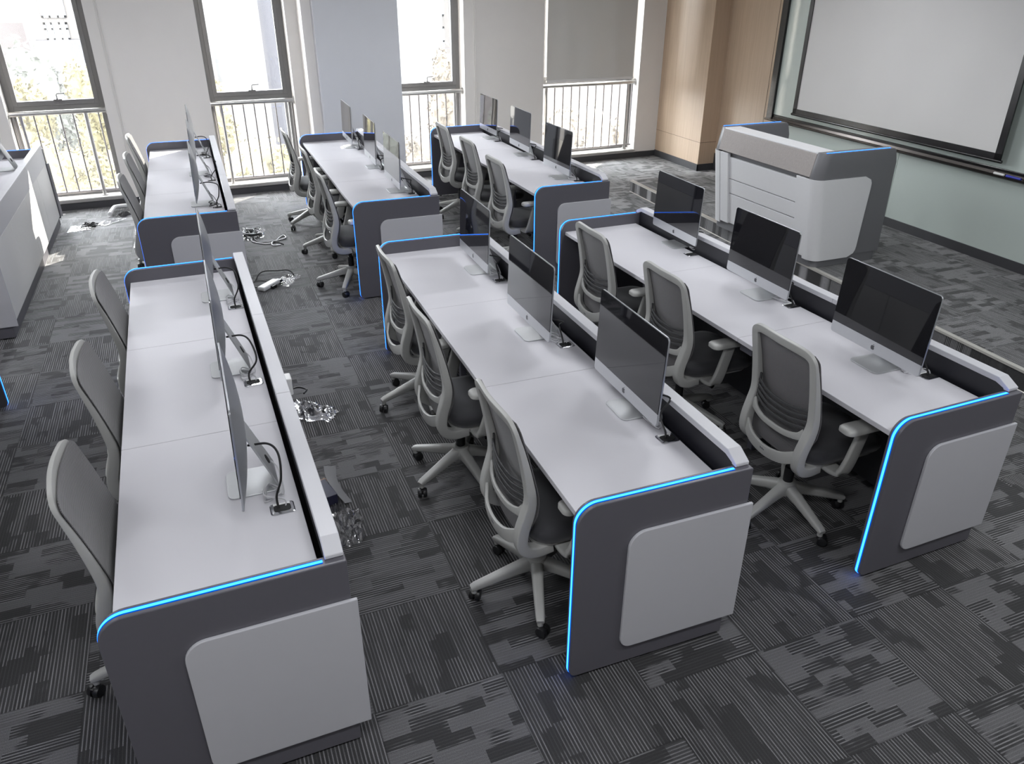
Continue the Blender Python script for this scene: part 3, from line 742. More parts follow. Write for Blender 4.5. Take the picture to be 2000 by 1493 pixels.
# ------------------------------------------------------------------ office chairs (face +x, origin on the floor under the column)
def make_chair():
    root = empty('office_chair')
    side = [(-0.02, 0.185, 0.392), (-0.085, 0.190, 0.388), (-0.138, 0.196, 0.408), (-0.163, 0.200, 0.452), (-0.160, 0.203, 0.52), (-0.138, 0.206, 0.60), (-0.127, 0.207, 0.67), (-0.140, 0.207, 0.765), (-0.163, 0.206, 0.875), (-0.187, 0.204, 0.968)]
    corner = [(-0.196, 0.197, 1.001), (-0.2005, 0.173, 1.019), (-0.205, 0.135, 1.026), (-0.212, 0.06, 1.029), (-0.214, 0.0, 1.029)]
    left = side + corner
    full = left + [(p[0], -p[1], p[2]) for p in left[-2::-1]]
    pts = spline(full, 4)
    n = len(pts)
    def nrm(i, p, t):
        sd = Vector((1, 0, 0.25)) if p.z > 0.62 else Vector((1, 0, -0.3 + 0.0))
        if p.z < 0.56:
            sd = Vector((t.z, 0, -t.x)) * (1 if p.y > 0 else -1)
        return sd
    def wid(t):
        q = min(t, 1 - t) * 2
        return 0.051 - 0.008 * max(0.0, min(1.0, (q - 0.2) / 0.5))
    def dep(t):
        q = min(t, 1 - t) * 2
        return 0.052 - 0.034 * max(0.0, min(1.0, (q - 0.35) / 0.3))
    bm = BM(); sweep(bm, pts, nrm, wid, dep, 0.16)
    fr = obj('back_frame', bm, M['cframe'], root, smooth=True, angle=50)
    # lower crossbar and lumbar crossbar
    bm = BM(); p = spline([(-0.168, 0.190, 0.485), (-0.196, 0.11, 0.445), (-0.205, 0.0, 0.430), (-0.196, -0.11, 0.445), (-0.168, -0.190, 0.485)], 5)
    sweep(bm, p, (1, 0, 0.1), 0.060, 0.014, 0.2); obj('lower_crossbar', bm, M['cframe'], fr, smooth=True, angle=50)
    bm = BM()
    for q, dy in enumerate((-0.012, -0.004, 0.004, 0.012)): box(bm, -0.2133, -0.2118, dy - 0.0028, dy + 0.0028, 0.431, 0.431 + 0.006 + 0.004 * (q % 2))
    obj('maker_mark', bm, M['legmetal'], fr)
    bm = BM(); p = spline([(-0.146, 0.19, 0.605), (-0.158, 0.15, 0.580), (-0.172, 0.08, 0.566), (-0.176, 0.0, 0.564), (-0.172, -0.08, 0.566), (-0.158, -0.15, 0.580), (-0.146, -0.19, 0.605)], 4)
    sweep(bm, p, (1, 0, 0), lambda t: 0.03 + 0.03 * (abs(t - 0.5) * 2) ** 4, 0.012, 0.3); obj('lumbar_crossbar', bm, M['cframe'], fr, smooth=True, angle=50)
    # lumbar slats
    bm = BM()
    for q in range(4):
        z = 0.615 + q * 0.031
        p = spline([(-0.140, 0.18, z + 0.02), (-0.158, 0.09, z), (-0.163, 0.0, z - 0.004), (-0.158, -0.09, z), (-0.140, -0.18, z + 0.02)], 4)
        sweep(bm, p, (1, 0, 0), 0.016, 0.008, 0.3)
    for s in (-1, 1): sweep(bm, [(-0.142, s * 0.178, 0.61), (-0.134, s * 0.180, 0.68), (-0.136, s * 0.181, 0.76)], (1, 0, 0), 0.018, 0.008, 0.3)
    obj('lumbar_support', bm, M['clumbar'], root, smooth=True)
    # mesh skin over the front of the frame
    prof = spline([(-0.130, 0, 0.430), (-0.124, 0, 0.50), (-0.104, 0, 0.59), (-0.098, 0, 0.67), (-0.117, 0, 0.765), (-0.144, 0, 0.875), (-0.170, 0, 0.968), (-0.186, 0, 1.026)], 4)
    bm = BM(); NS = 14; G = {}
    for lay, off in ((0, -0.003), (1, -0.0065)):
        for j, p in enumerate(prof):
            hw = 0.2255
            tt = (p.z - 0.43) / 0.59
            if p.z > 0.985: hw -= 0.032 * ((p.z - 0.985) / 0.041) ** 2.5
            if p.z < 0.60: hw = 0.175 + (p.z - 0.43) / 0.17 * 0.055
            for i in range(NS + 1):
                s = -1 + 2 * i / NS
                bow = -0.014 * (1 - s * s)
                G[lay, j, i] = bm.verts.new((p.x + bow + off + 0.006, s * hw, p.z))
    J = len(prof)
    for lay in (0, 1):
        for j in range(J - 1):
            for i in range(NS):
                bm.faces.new((G[lay, j, i], G[lay, j, i + 1], G[lay, j + 1, i + 1], G[lay, j + 1, i]))
    for j in range(J - 1):
        for i in (0, NS): bm.faces.new((G[0, j, i], G[1, j, i], G[1, j + 1, i], G[0, j + 1, i]))
    for i in range(NS):
        for j in (0, J - 1): bm.faces.new((G[0, j, i], G[1, j, i], G[1, j, i + 1], G[0, j, i + 1]))
    obj('back_mesh', bm, M['cmesh'], root, smooth=True, angle=60)
    # seat cushion and pan
    bm = BM(); loops = []
    for ins, z in ((0.03, 0.425), (0.008, 0.432), (0.0, 0.455), (0.003, 0.482), (0.02, 0.497), (0.06, 0.503)):
        loops.append([(p_[0], p_[1], z - (0.012 * max(0, (p_[0] - 0.25) / 0.13) if z > 0.44 else 0)) for p_ in rrect(-0.11 + ins, 0.375 - ins, -0.24 + ins, 0.24 - ins, 0.09, 6)])
    loft(bm, loops); obj('seat_cushion', bm, M['cseat'], root, smooth=True, angle=60)
    bm = BM(); loft(bm, [[(p_[0], p_[1], z) for p_ in rrect(-0.10 + e_, 0.34 - e_, -0.215 + e_, 0.215 - e_, 0.08, 5)] for e_, z in ((0.03, 0.395), (0.0, 0.41), (0.0, 0.427))])
    obj('seat_pan', bm, M['cframe'], root, smooth=True)
    for s in (-1, 1):
        bm = BM(); p = spline([(0.03, s * 0.17, 0.402), (0.03, s * 0.25, 0.400), (0.035, s * 0.29, 0.415), (0.05, s * 0.302, 0.47), (0.075, s * 0.303, 0.56), (0.10, s * 0.303, 0.655)], 5)
        sweep(bm, p, lambda i, p_, t: Vector((0, 1, 0)) if abs(t.y) < 0.6 else Vector((0, 0, 1)), lambda t: 0.085 - 0.02 * t, 0.026, 0.4)
        am = obj('armrest', bm, M['cframe'], root, smooth=True, angle=50)
        bm = BM(); loft(bm, [[(p_[0], p_[1], z) for p_ in rrect(-0.045 + e_, 0.205 - e_, s * 0.312 - 0.045 + e_, s * 0.312 + 0.045 - e_, 0.03, 5)] for e_, z in ((0.012, 0.652), (0.0, 0.662), (0.0, 0.678), (0.006, 0.686), (0.02, 0.689))])
        obj('arm_pad', bm, M['cframe'], am, smooth=True, angle=50)
    bm = BM(); box(bm, -0.09, 0.13, -0.075, 0.075, 0.345, 0.398); obj('tilt_mechanism', bm, M['black'], root, bevel=0.012)
    bm = BM(); tube(bm, [(0.05, -0.07, 0.365), (0.06, -0.16, 0.355), (0.07, -0.20, 0.35)], 0.008, 8); tube(bm, [(0.066, -0.185, 0.352), (0.076, -0.225, 0.346)], 0.014, 10); obj('height_lever', bm, M['black'], root, smooth=True)
    bm = BM(); lathe(bm, [(0.026, 0.16), (0.026, 0.27), (0.016, 0.272), (0.016, 0.36)], 16); obj('gas_column', bm, M['black'], root, smooth=True)
    base = empty('base'); base.parent = root
    bm = BM(); lathe(bm, [(0.034, 0.105), (0.048, 0.115), (0.052, 0.155), (0.046, 0.182), (0.030, 0.188)], 24); obj('hub', bm, M['cframe'], base, smooth=True)
    for q in range(5):
        an = 2 * PI * q / 5
        Mr = Matrix.Rotation(an, 4, 'Z')
        bm = BM(); pts = [(0.025, 0, 0.145), (0.10, 0, 0.132), (0.20, 0, 0.108), (0.295, 0, 0.086), (0.315, 0, 0.080)]
        sweep(bm, [Mr @ Vector(p_) for p_ in pts], (0, 0, 1), lambda t: 0.058 - 0.024 * t, lambda t: 0.066 - 0.046 * t, 0.3)
        tube(bm, [Mr @ Vector((0.300, 0, 0.085)), Mr @ Vector((0.300, 0, 0.052))], 0.014, 10)
        obj('leg', bm, M['cframe'], base, smooth=True, angle=40)
        bm = BM(); sw = Matrix.Translation(Mr @ Vector((0.300, 0, 0))) @ Matrix.Rotation(an + 0.9 + 0.8 * q, 4, 'Z') @ Matrix.Translation((0.014, 0, 0.027))
        for s in (-1, 1):
            lathe(bm, [(0.012, 0.005), (0.027, 0.005), (0.0275, 0.012), (0.024, 0.024), (0.014, 0.026)], 18, sw @ Matrix.Rotation(R(-90 * s), 4, 'X'))
        tube(bm, [sw @ Vector((-0.014, 0, 0.0)), sw @ Vector((-0.014, 0, 0.032))], 0.009, 8)
        box(bm, -0.02, 0.02, -0.008, 0.008, 0.0, 0.022, sw)
        obj('caster', bm, M['black'], base, smooth=True, angle=40)
    return root
CH = {'A': [(-0.61, 0.36, 0, 183), (-0.625, 1.29, 0, 200), (-0.62, 2.31, 0, 195)],
      'B': [(0.935, 0.262, 0, 250), (0.91, 1.27, 0, 206), (0.96, 2.18, 0, 192)],
      'C': [(2.39, 0.31, 0, 266), (2.365, 1.31, 0, 230), (2.35, 2.19, 0, 230)],
      'D': [(-0.60, 4.88, 0, 205), (-0.585, 5.82, 0, 205), (-0.60, 6.85, 0, 205)],
      'E': [(0.95, 4.50, 0, 245), (0.98, 5.60, 0, 186), (0.93, 6.62, 0, 214)],
      'F': [(2.54, 4.50, 0, 205), (2.61, 5.48, 0, 240), (2.63, 6.40, 0, 203)]}
cproto = make_chair(); first = True
CW = ['nearest the camera', 'second from the camera', 'farthest from the camera']
for k, lst in CH.items():
    for i, (x, y, a, b) in enumerate(lst):
        o = cproto if first else dup(cproto); first = False
        o.location = (x, y, 0); o.rotation_euler = (0, 0, R(a))
        for c in o.children:
            if c.name.startswith('base'): c.rotation_euler = (0, 0, R(b - a))
        tag(o, 'grey mesh-back office chair %s at the %s' % (CW[i], SHORT[k]), 'chair', 'office chairs at the desks')

# ------------------------------------------------------------------ lectern on the stage
root = empty('lectern', (0, 0, 0)); tag(root, 'large grey lectern with blue-lit top edges standing on the raised stage', 'lectern')
YR, YL = 2.985, 4.52
def fx(z):                                   # front face x at height z
    if z >= 0.965: return 4.752 + (z - 0.965) * 0.20
    return 4.752 + (0.965 - z) * 0.15
def side_panel(y_out, s):
    """s=+1: thickness grows towards +y"""
    bm = BM(); loops = []
    for z in (0.235, 0.5, 0.8, 0.965, 1.06, 1.165, 1.18):
        e_ = 0.004 if z == 1.18 else 0
        xf, xb, r = fx(z) + e_, 5.615 + (1.18 - z) * 0.02 - e_, 0.085
        if z > 1.1: xb -= 0.045 * ((z - 1.1) / 0.08) ** 2
        a, b = y_out + s * e_, y_out + s * (0.10 - e_)
        pl = [(xb, a)] + [(xf + r - r * math.sin(R(t)), a + s * (r - r * math.cos(R(t)))) for t in range(0, 91, 15)] + [(xf, b), (xb, b)]
        loops.append([(p[0], p[1], z) for p in pl])
    loft(bm, loops)
    p = obj('side_panel', bm, M['lgrey'], root, smooth=True, angle=30)
    for wd, nm, mm, zz in ((0.010, 'light_strip', 'led', 1.1825), (0.020, 'light_bleed', 'ledside', 1.1812)):  # wider ribbon again imitates the glow around the strip
        bm = BM(); box(bm, 4.83, 5.54, y_out + s * 0.03 - wd / 2, y_out + s * 0.03 + wd / 2, 1.17, zz); obj(nm, bm, M[mm], p)
    # wrap-around light board
    bm = BM(); Z0, Z1, XE, off = 0.215, 0.955, 5.375, 0.010
    nz, ns = 24, 24; G = {}
    for lay in (0, 1):
        for j in range(nz + 1):
            t = j / nz; z = Z0 + (Z1 - Z0) * t
            rc = 0.085; xe = XE - 0.03 * (1 - t)
            dz = min(z - Z0, Z1 - z)
            if dz < rc: xe -= rc - math.sqrt(max(0, rc * rc - (rc - dz) ** 2))
            xf, r = fx(z), 0.085
            o_ = off if lay == 0 else -0.004
            path = [Vector((xf - o_, y_out + s * 0.128)), Vector((xf - o_, y_out + s * r))]
            path += [Vector((xf + r - (r + o_) * math.sin(R(90 - q)), y_out + s * (r - (r + o_) * math.cos(R(90 - q))))) for q in range(10, 91, 10)]
            lens = [0]
            path.append(Vector((xe, y_out - s * o_)))
            for a, b in zip(path, path[1:]): lens.append(lens[-1] + (b - a).length)
            n0 = len(path)
            for i in range(n0): G[lay, j, i] = bm.verts.new((path[i].x, path[i].y, z))
    for j in range(nz):
        for i in range(n0 - 1):
            for lay in (0, 1): bm.faces.new((G[lay, j, i], G[lay, j, i + 1], G[lay, j + 1, i + 1], G[lay, j + 1, i]))
        for i in (0, n0 - 1): bm.faces.new((G[0, j, i], G[1, j, i], G[1, j + 1, i], G[0, j + 1, i]))
    for i in range(n0 - 1):
        for j in (0, nz): bm.faces.new((G[0, j, i], G[1, j, i], G[1, j, i + 1], G[0, j, i + 1]))
    obj('accent_board', bm, M['llight'], p, smooth=True, angle=40)
    return p
side_panel(YR, 1); side_panel(YL, -1)
def front_slab(name, y0, y1, z0, z1, o0, o1, m, nz=2, **kw):
    bm = BM(); loops = []
    for z in (z0, z1):
        loops.append([(fx(z) + o0, y0, z), (fx(z) + o1, y0, z), (fx(z) + o1, y1, z), (fx(z) + o0, y1, z)])
    loft(bm, loops); return obj(name, bm, m, root, **kw)
front_slab('leather_band', YR + 0.10, YL - 0.10, 0.968, 1.165, -0.004, 0.05, M['lband'], bevel=0.004)
front_slab('front_pilaster', YR + 0.13, YR + 0.262, 0.235, 0.955, -0.006, 0.03, M['llight'], bevel=0.003)
front_slab('front_pilaster', YL - 0.262, YL - 0.13, 0.235, 0.955, -0.006, 0.03, M['llight'], bevel=0.003)
zs = [0.235, 0.553, 0.703, 0.925]
for a, b in zip(zs, zs[1:]):
    front_slab('front_board', YR + 0.262, YL - 0.262, a + 0.004, b - 0.004, 0.012, 0.04, M['llight'], bevel=0.002)
front_slab('backing_board', YR + 0.11, YL - 0.11, 0.235, 0.968, 0.0405, 0.06, M['lgrey'])
bm = BM(); box(bm, fx(1.18), 4.98, YR + 0.10, YL - 0.10, 1.165, 1.18); obj('top_ledge', bm, M['llight'], root, bevel=0.003)
bm = BM(); box(bm, 4.96, 4.98, YR + 0.10, YL - 0.10, 0.90, 1.165); obj('ledge_back', bm, M['lgrey'], root)
bm = BM(); box(bm, 4.82, 5.60, YR + 0.10, YL - 0.10, 0.88, 0.90); obj('worktop', bm, M['table'], root)
bm = BM(); prism(bm, rrect(4.885, 5.635, YR + 0.005, YL - 0.005, 0.06), 'z', SH, 0.235); obj('plinth', bm, M['lgrey'], root, smooth=True)
bm = BM(); box(bm, 5.60, 5.615, YR + 0.10, YL - 0.10, 0.235, 0.88); obj('rear_board', bm, M['lgrey'], root)
dv = empty('desk_monitor', (5.24, 3.98, 0.90)); tag(dv, 'small black device on the lectern worktop', 'device')
bm = BM(); box(bm, -0.10, 0.10, -0.16, 0.16, 0.0, 0.03); obj('device_base', bm, M['black'], dv, bevel=0.01)
bm = BM(); box(bm, -0.02, 0.02, -0.16, 0.16, 0.03, 0.19); obj('device_screen', bm, M['black'], dv, bevel=0.01)

# ------------------------------------------------------------------ things left on the carpet
from mathutils import noise as mnoise
def crumple(bm, cx, cy, lx, ly, h, rz, seed, nx=16, ny=12, z0=0.002):
    """a closed crumpled film: sharp-ridged noise over a flat pouch"""
    T = Matrix.Translation((cx, cy, 0)) @ Matrix.Rotation(R(rz), 4, 'Z')
    nx, ny = nx * 3, ny * 3
    for lay in (1, 0):
        V = {}
        for i in range(nx + 1):
            for j in range(ny + 1):
                u, v = i / nx * 2 - 1, j / ny * 2 - 1
                f = max(0, 1 - abs(u) ** 3) * max(0, 1 - abs(v) ** 3)
                q = Vector((u * 1.7 + seed, v * 1.5, seed * 0.37))
                rd = 1 - abs(mnoise.noise(q * 1.1)) * 2.2 + 0.5 * (0.5 - abs(mnoise.noise(q * 2.7)) * 2)
                z = z0 + lay * (0.0015 + h * f * max(0.08, 0.75 * rd))
                e1 = mnoise.noise(Vector((v * 2.2, seed, 0))) * 0.14 * lx; e2 = mnoise.noise(Vector((u * 2.2, seed, 5))) * 0.16 * ly
                V[i, j] = bm.verts.new(T @ Vector((u * lx / 2 + e1, v * ly / 2 * (1 - 0.25 * u) + e2, z)))
        for i in range(nx):
            for j in range(ny): bm.faces.new((V[i, j], V[i + 1, j], V[i + 1, j + 1], V[i, j + 1]))
        if lay == 1: top = V
    ring = [(i, 0) for i in range(nx)] + [(nx, j) for j in range(ny)] + [(i, ny) for i in range(nx, 0, -1)] + [(0, j) for j in range(ny, 0, -1)]
    for a, b in zip(ring, ring[1:] + ring[:1]): bm.faces.new((top[a], top[b], V[b], V[a]))
    return bm
# silver bag
root = empty('silver_bag'); tag(root, 'crumpled silver plastic bag on the carpet behind the front-left desk row', 'bag')
bm = BM(); crumple(bm, 0.215, 2.27, 0.34, 0.20, 0.07, -38, 11); obj('bag_film', bm, M['foil'], root, smooth=True, angle=25)
bm = BM(); tube(bm, spline([(0.05, 2.40, 0.02), (0.09, 2.50, 0.05), (0.17, 2.54, 0.06), (0.225, 2.47, 0.07), (0.20, 2.40, 0.08)], 8), 0.006, 8)
tag(obj('power_lead', bm, M['cable'], smooth=True), 'short black cord looped over the crumpled silver bag', 'cord')
# clear bag with cards
root = empty('clear_bag'); tag(root, 'clear crackly plastic bag near the end of the front-left desk row', 'bag')
bm = BM(); crumple(bm, 0.195, 1.02, 0.17, 0.34, 0.10, -5, 5, 14, 18); obj('bag_film', bm, M['clear'], root, smooth=True, angle=20)
bm = BM(); T = Matrix.Translation((0.13, 1.32, 0.002)) @ Matrix.Rotation(R(12), 4, 'Z'); box(bm, -0.05, 0.05, -0.10, 0.07, 0, 0.06, T)
tag(obj('navy_box', bm, M['navy'], bevel=0.003), 'dark navy card box lying beside the clear plastic bag', 'box')
bm = BM(); pts = spline([(0.20, 1.44, 0.11), (0.195, 1.38, 0.07), (0.215, 1.30, 0.035), (0.25, 1.21, 0.006)], 6)
sweep(bm, pts, lambda i, p, t: Vector((0.3, 0.2, 1)), lambda t: 0.07 - 0.02 * t, 0.003, 0.2); tag(obj('grey_card', bm, M['gcard'], smooth=True), 'curled grey card sheet standing beside the navy box', 'card')
bm = BM(); crumple(bm, 0.14, 1.455, 0.09, 0.06, 0.03, 10, 21, 6, 5); tag(obj('card_scrap', bm, M['tan']), 'small tan cardboard scrap next to the navy box', 'scrap')
# white adapter and film bag
root = empty('plug_adapter'); tag(root, 'white plug adapter lying on the carpet at the near end of the rear-left desk row', 'adapter')
bm = BM(); T = Matrix.Translation((0.225, 4.705, 0.0)) @ Matrix.Rotation(R(48), 4, 'Z'); box(bm, -0.12, 0.12, -0.04, 0.04, 0.006, 0.045, T); obj('adapter_body', bm, M['white'], root, bevel=0.012)
bm = BM(); box(bm, 0.10, 0.17, -0.03, 0.03, 0.004, 0.03, T); obj('adapter_plug', bm, M['black'], root, bevel=0.004)
bm = BM(); box(bm, -0.03, 0.03, -0.065, -0.036, 0.0, 0.03, T); obj('adapter_clip', bm, M['black'], root, bevel=0.004)
root = empty('film_bag'); tag(root, 'flat grey translucent plastic bag beside the white plug adapter', 'bag')
bm = BM(); crumple(bm, 0.40, 4.84, 0.30, 0.17, 0.03, 52, 8); obj('bag_film', bm, M['clear'], root, smooth=True)
bm = BM(); tube(bm, spline([(0.13, 4.93, 0.006), (0.17, 5.02, 0.03), (0.23, 5.06, 0.04), (0.34, 5.06, 0.03), (0.44, 5.02, 0.035), (0.48, 4.95, 0.01)], 8), 0.006, 8)
tag(obj('power_lead', bm, M['cable'], smooth=True), 'black cord arched beside the white plug adapter', 'cord')
bm = BM(); tube(bm, spline([(0.07, 4.78, 0.006), (0.12, 4.86, 0.02), (0.19, 4.84, 0.02), (0.23, 4.77, 0.012), (0.14, 4.74, 0.008), (0.06, 4.74, 0.006)], 8), 0.0045, 8)
tag(obj('power_lead', bm, M['cable'], smooth=True), 'thin black lead running under the white plug adapter', 'cord')
# bundle of white cables by the rear-left row
root = empty('cable_bag'); tag(root, 'plastic bag of tangled cables beside the rear-left desk row', 'bag')
bm = BM(); crumple(bm, 0.245, 6.46, 0.24, 0.42, 0.05, -8, 31); obj('bag_film', bm, M['clear'], root, smooth=True, angle=25)
for cl, lab, sd, r in (('wcable', 'white cable coiled inside the plastic bag by the rear-left desk row', 1, 0.007), ('cable', 'black cable tangled with the white one by the rear-left desk row', 2, 0.006)):
    rr = random.Random(sd); bm = BM(); pts = []
    for q in range(16):
        a = q * 1.25 + sd; rad = 0.06 + 0.05 * rr.random()
        pts.append((0.235 + rad * math.cos(a), 6.44 + rad * 1.6 * math.sin(a), 0.012 + 0.03 * rr.random()))
    if sd == 1: pts += [(0.21, 6.20, 0.008), (0.27, 6.08, 0.007), (0.36, 6.02, 0.007), (0.44, 6.08, 0.007), (0.50, 6.20, 0.007), (0.55, 6.26, 0.008), (0.56, 6.16, 0.008), (0.48, 6.10, 0.008), (0.41, 6.04, 0.014), (0.40, 5.95, 0.007), (0.48, 5.93, 0.007)]
    else: pts += [(0.26, 6.14, 0.008), (0.36, 6.05, 0.015), (0.43, 6.05, 0.014), (0.48, 6.0, 0.008), (0.51, 5.94, 0.007)]
    tube(bm, spline(pts, 6), r, 7); tag(obj('loose_cable', bm, M[cl], smooth=True), lab, 'cable')
# bits by the left window
root = empty('plastic_wrapper'); tag(root, 'white plastic wrapper on the carpet below the left window', 'wrapper')
bm = BM(); crumple(bm, -1.21, 7.53, 0.32, 0.13, 0.03, 42, 41); obj('wrapper_film', bm, M['white'], root, smooth=True)
bm = BM(); crumple(bm, -1.50, 7.36, 0.26, 0.20, 0.006, -5, 42); tag(obj('plastic_sheet', bm, M['clear'], smooth=True), 'flat clear plastic sheet under the black pouch', 'sheet')
bm = BM(); crumple(bm, -1.435, 7.46, 0.17, 0.12, 0.03, -10, 43, z0=0.012); tag(obj('black_pouch', bm, M['black'], smooth=True), 'black pouch lying on clear plastic below the left window', 'pouch')
root = empty('bent_tube'); tag(root, 'white bent tube lying on the carpet behind the rear-left chairs', 'tube')
bm = BM(); tube(bm, spline([(-1.235, 7.78, 0.03), (-1.21, 7.92, 0.045), (-1.19, 8.03, 0.045), (-1.12, 8.06, 0.045), (-0.98, 8.06, 0.045)], 6), 0.024, 10); obj('tube_body', bm, M['white'], root, smooth=True)
bm = BM(); crumple(bm, -1.09, 7.77, 0.17, 0.10, 0.05, 40, 44); tag(obj('plastic_buckle', bm, M['clumbar'], smooth=True), 'dark plastic buckle next to the white bent tube', 'buckle')

# ------------------------------------------------------------------ outdoors
bm = BM(); box(bm, -60, 90, 9.6, 110, -5.2, -5.0); struct('ground', bm, M['ground'])
def building(x0, x1, y, z0, z1, m, label, wins, depth=8.0):
    root = empty('office_building', ((x0 + x1) / 2, y + depth / 2, z0)); tag(root, label, 'building')
    O = Vector(root.location)
    bm = BM(); box(bm, x0 - O.x, x1 - O.x, y - O.y, y + depth - O.y, 0, z1 - z0); obj('facade', bm, m, root)
    for (wx, wz, ww, wh) in wins:
        bm = BM(); a, b, c, d = wx - O.x, wx + ww - O.x, wz - O.z, wz + wh - O.z; yy = y - O.y
        for (p0, p1, q0, q1) in ((a, b, c, c + .07), (a, b, d - .07, d), (a, a + .07, c, d), (b - .07, b, c, d), (a + ww / 3 - .03, a + ww / 3 + .03, c, d), (a + 2 * ww / 3 - .03, a + 2 * ww / 3 + .03, c, d), (a, b, c + wh * .58, c + wh * .58 + .06)):
            box(bm, p0, p1, yy - 0.08, yy + 0.02, q0, q1)
        w = obj('window_frame', bm, M['bmull'], root)
        bm = BM(); box(bm, a, b, yy - 0.03, yy - 0.01, c, d); obj('window_pane', bm, M['bwin'], w)
    return root
building(-4.75, -1.2, 30, 0.55, 14, M['bld'], 'cream building with gridded windows outside the left window', [(-4.15, 1.22, 0.75, 1.5), (-4.15, -0.02 + 0.55, 0.72, 0.55), (-4.15, 3.4, 0.75, 1.5)])
building(-4.7, -1.1, 29.9, -5, 0.54, M['bldgrey'], 'grey lower storey under the cream building outside', [])
building(-12, -4.75, 32, -5, 1.0, M['bldp'], 'pale pink low building far outside the left window', [])
building(1.25, 2.85, 30, -5, 13, M['bldw'], 'white building outside the window left of the grey column', [])
building(2.85, 6.6, 31, -5, 13, M['bldgrey'], 'bluish grey building wall outside left of the grey column', [])
building(6.6, 9.5, 29, -5, 14, M['bldw'], 'bright white tower outside right of the grey column', [])
building(9.5, 24, 30, -5, 15, M['bld'], 'beige building with dark windows outside right of the grey column', [(9.5, 1.1, 0.36, 1.3), (9.5, -0.6, 0.36, 1.33)])

def tree(x, y, zc, rx, rz, m, label, kind='tree', seed=1, n=900, zg=-5.0, ls=0.16):
    root = empty(kind, (x, y, zg)); tag(root, label, 'tree', 'trees outside the windows')
    rr = random.Random(seed); bm = BM()
    blobs = [(Vector((0, 0, 0)), 1.0)] + [(Vector((rr.uniform(-.7, .7) * rx, rr.uniform(-.7, .7) * rx, rr.uniform(-.75, .55) * rz)), rr.uniform(.35, .6)) for _ in range(9)]
    for _ in range(n):
        c, s = rr.choice(blobs)
        d = Vector((rr.gauss(0, 1), rr.gauss(0, 1), rr.gauss(0, 1))).normalized() * rr.uniform(0.75, 1.02)
        p = c + Vector((d.x * rx * s, d.y * rx * s, d.z * rz * s)) + Vector((0, 0, zc - zg))
        a = Vector((rr.gauss(0, 1), rr.gauss(0, 1), rr.gauss(0, 1))).normalized(); b = a.orthogonal().normalized(); l = ls * rr.uniform(.6, 1.3)
        bm.faces.new([bm.verts.new(p + q) for q in (a * l, b * l * .55, -a * l, -b * l * .55)])
    for c, q in blobs:
        bmesh.ops.create_icosphere(bm, subdivisions=2, radius=1.0, matrix=Matrix.Translation(c + Vector((0, 0, zc - zg))) @ Matrix.Diagonal((rx * q * .82, rx * q * .82, rz * q * .82, 1)))
    obj('crown', bm, m, root)
    bm = BM(); tube(bm, [(0, 0, 0), (0.05, 0, (zc - zg) * .6), (0, 0, zc - zg)], 0.12, 8, rads=[.16, .12, .05]); obj('trunk', bm, M['bark'], root, smooth=True)
    return root
tree(-3.25, 18, 0.1, 0.75, 1.30, M['leafg'], 'grey-green tree outside, before the cream building', seed=2, n=3000, ls=0.09)
tree(-1.95, 19.6, -0.9, 0.62, 1.2, M['leafg'], 'grey-green low tree outside, right of the taller one', seed=12, n=2200, ls=0.09)
tree(-2.60, 13.2, 0.30, 0.36, 0.75, M['leafy'], 'yellow-green bush outside the lower left window pane', 'bush', seed=3, n=2600, ls=0.05)
tree(-1.62, 13.2, 0.45, 0.34, 0.85, M['leafy'], 'yellow-green bush outside, at the right side of the left window', 'bush', seed=4, n=2600, ls=0.05)
tree(-2.05, 11.6, -0.75, 0.62, 1.05, M['leafy'], 'broad yellow-green bush behind the left guard railing', 'bush', seed=5, n=5000, ls=0.05)
tree(0.10, 13.6, 0.25, 0.50, 0.8, M['leafy'], 'pale yellow bush outside the window left of the grey column', 'bush', seed=6, n=3000, ls=0.05)
tree(0.75, 11.8, -0.75, 0.72, 1.0, M['leafy'], 'broad yellow bush behind the second guard railing', 'bush', seed=7, n=5000, ls=0.05)
tree(5.15, 14.4, 0.1, 0.5, 1.2, M['leafo'], 'orange-leaved bush outside right of the grey column', 'bush', seed=8, n=3200, ls=0.055)
tree(3.95, 12.0, -0.85, 0.70, 1.0, M['leafo'], 'low orange-leaved bush behind the third guard railing', 'bush', seed=9, n=4500, ls=0.05)
tree(7.35, 12.4, -0.75, 1.05, 1.15, M['leafo'], 'pale orange bush behind the railing of the widest window', 'bush', seed=10, n=6000, ls=0.055)

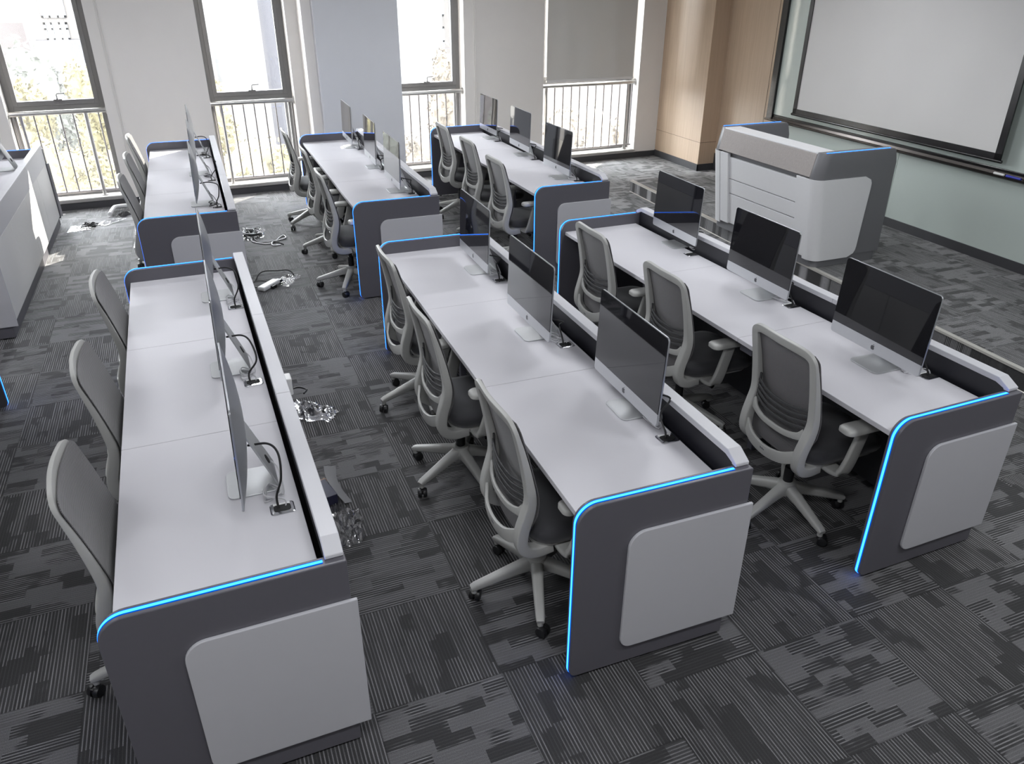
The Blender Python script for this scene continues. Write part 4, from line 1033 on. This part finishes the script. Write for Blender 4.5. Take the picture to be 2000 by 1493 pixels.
# ------------------------------------------------------------------ light
w = bpy.data.worlds.new('sky'); SC.world = w; w.use_nodes = True
bg = w.node_tree.nodes['Background']; bg.inputs[0].default_value = (0.93, 0.96, 1.0, 1); bg.inputs[1].default_value = 36.0
sd = bpy.data.lights.new('sun', 'SUN'); sd.energy = 50; sd.angle = R(0.3); sd.color = (1.0, 0.93, 0.82)
so = bpy.data.objects.new('sun', sd); COL.objects.link(so)
el = R(30); dirv = Vector((-0.70 * math.cos(el), -0.714 * math.cos(el), -math.sin(el))).normalized()
so.rotation_euler = dirv.to_track_quat('-Z', 'Y').to_euler()
for k, (a, b) in enumerate(OPEN):
    ld = bpy.data.lights.new('window portal', 'AREA'); ld.shape = 'RECTANGLE'; ld.size = b - a; ld.size_y = 2.75; ld.cycles.is_portal = True
    lo = bpy.data.objects.new('window portal', ld); COL.objects.link(lo)
    lo.matrix_world = WW @ Matrix.Translation(((a + b) / 2, 0.5, 1.48)) @ Matrix.Rotation(R(-90), 4, 'X')
for (x, y) in ((-2.8, -1.5), (0.2, -1.5), (3.2, -1.5), (-2.8, 2.2), (0.2, 2.2), (3.2, 2.2), (-2.8, 5.8), (0.2, 5.8), (3.2, 5.8), (4.9, 0.5), (4.9, 4.0)):  # unseen area lights added below the ceiling to fill the room
    ld = bpy.data.lights.new('added fill light', 'AREA'); ld.shape = 'RECTANGLE'; ld.size = 1.2; ld.size_y = 0.3; ld.energy = (38 if y < 0 else 33 if y < 3 else 30) if x < 4.5 else 20; ld.color = (0.95, 0.97, 1.0)
    lo = bpy.data.objects.new('added fill light', ld); COL.objects.link(lo); lo.location = (x, y, CEIL - 0.03)

SC.view_settings.view_transform = 'Standard'; SC.view_settings.look = 'None'; SC.view_settings.exposure = 0.0; SC.view_settings.gamma = 1.0; SC.view_settings.use_curve_mapping = False
SC.cycles.use_denoising = True
SC.cycles.max_bounces = 8; SC.cycles.diffuse_bounces = 5; SC.cycles.glossy_bounces = 4; SC.cycles.transparent_max_bounces = 12
SC.cycles.sample_clamp_indirect = 6.0
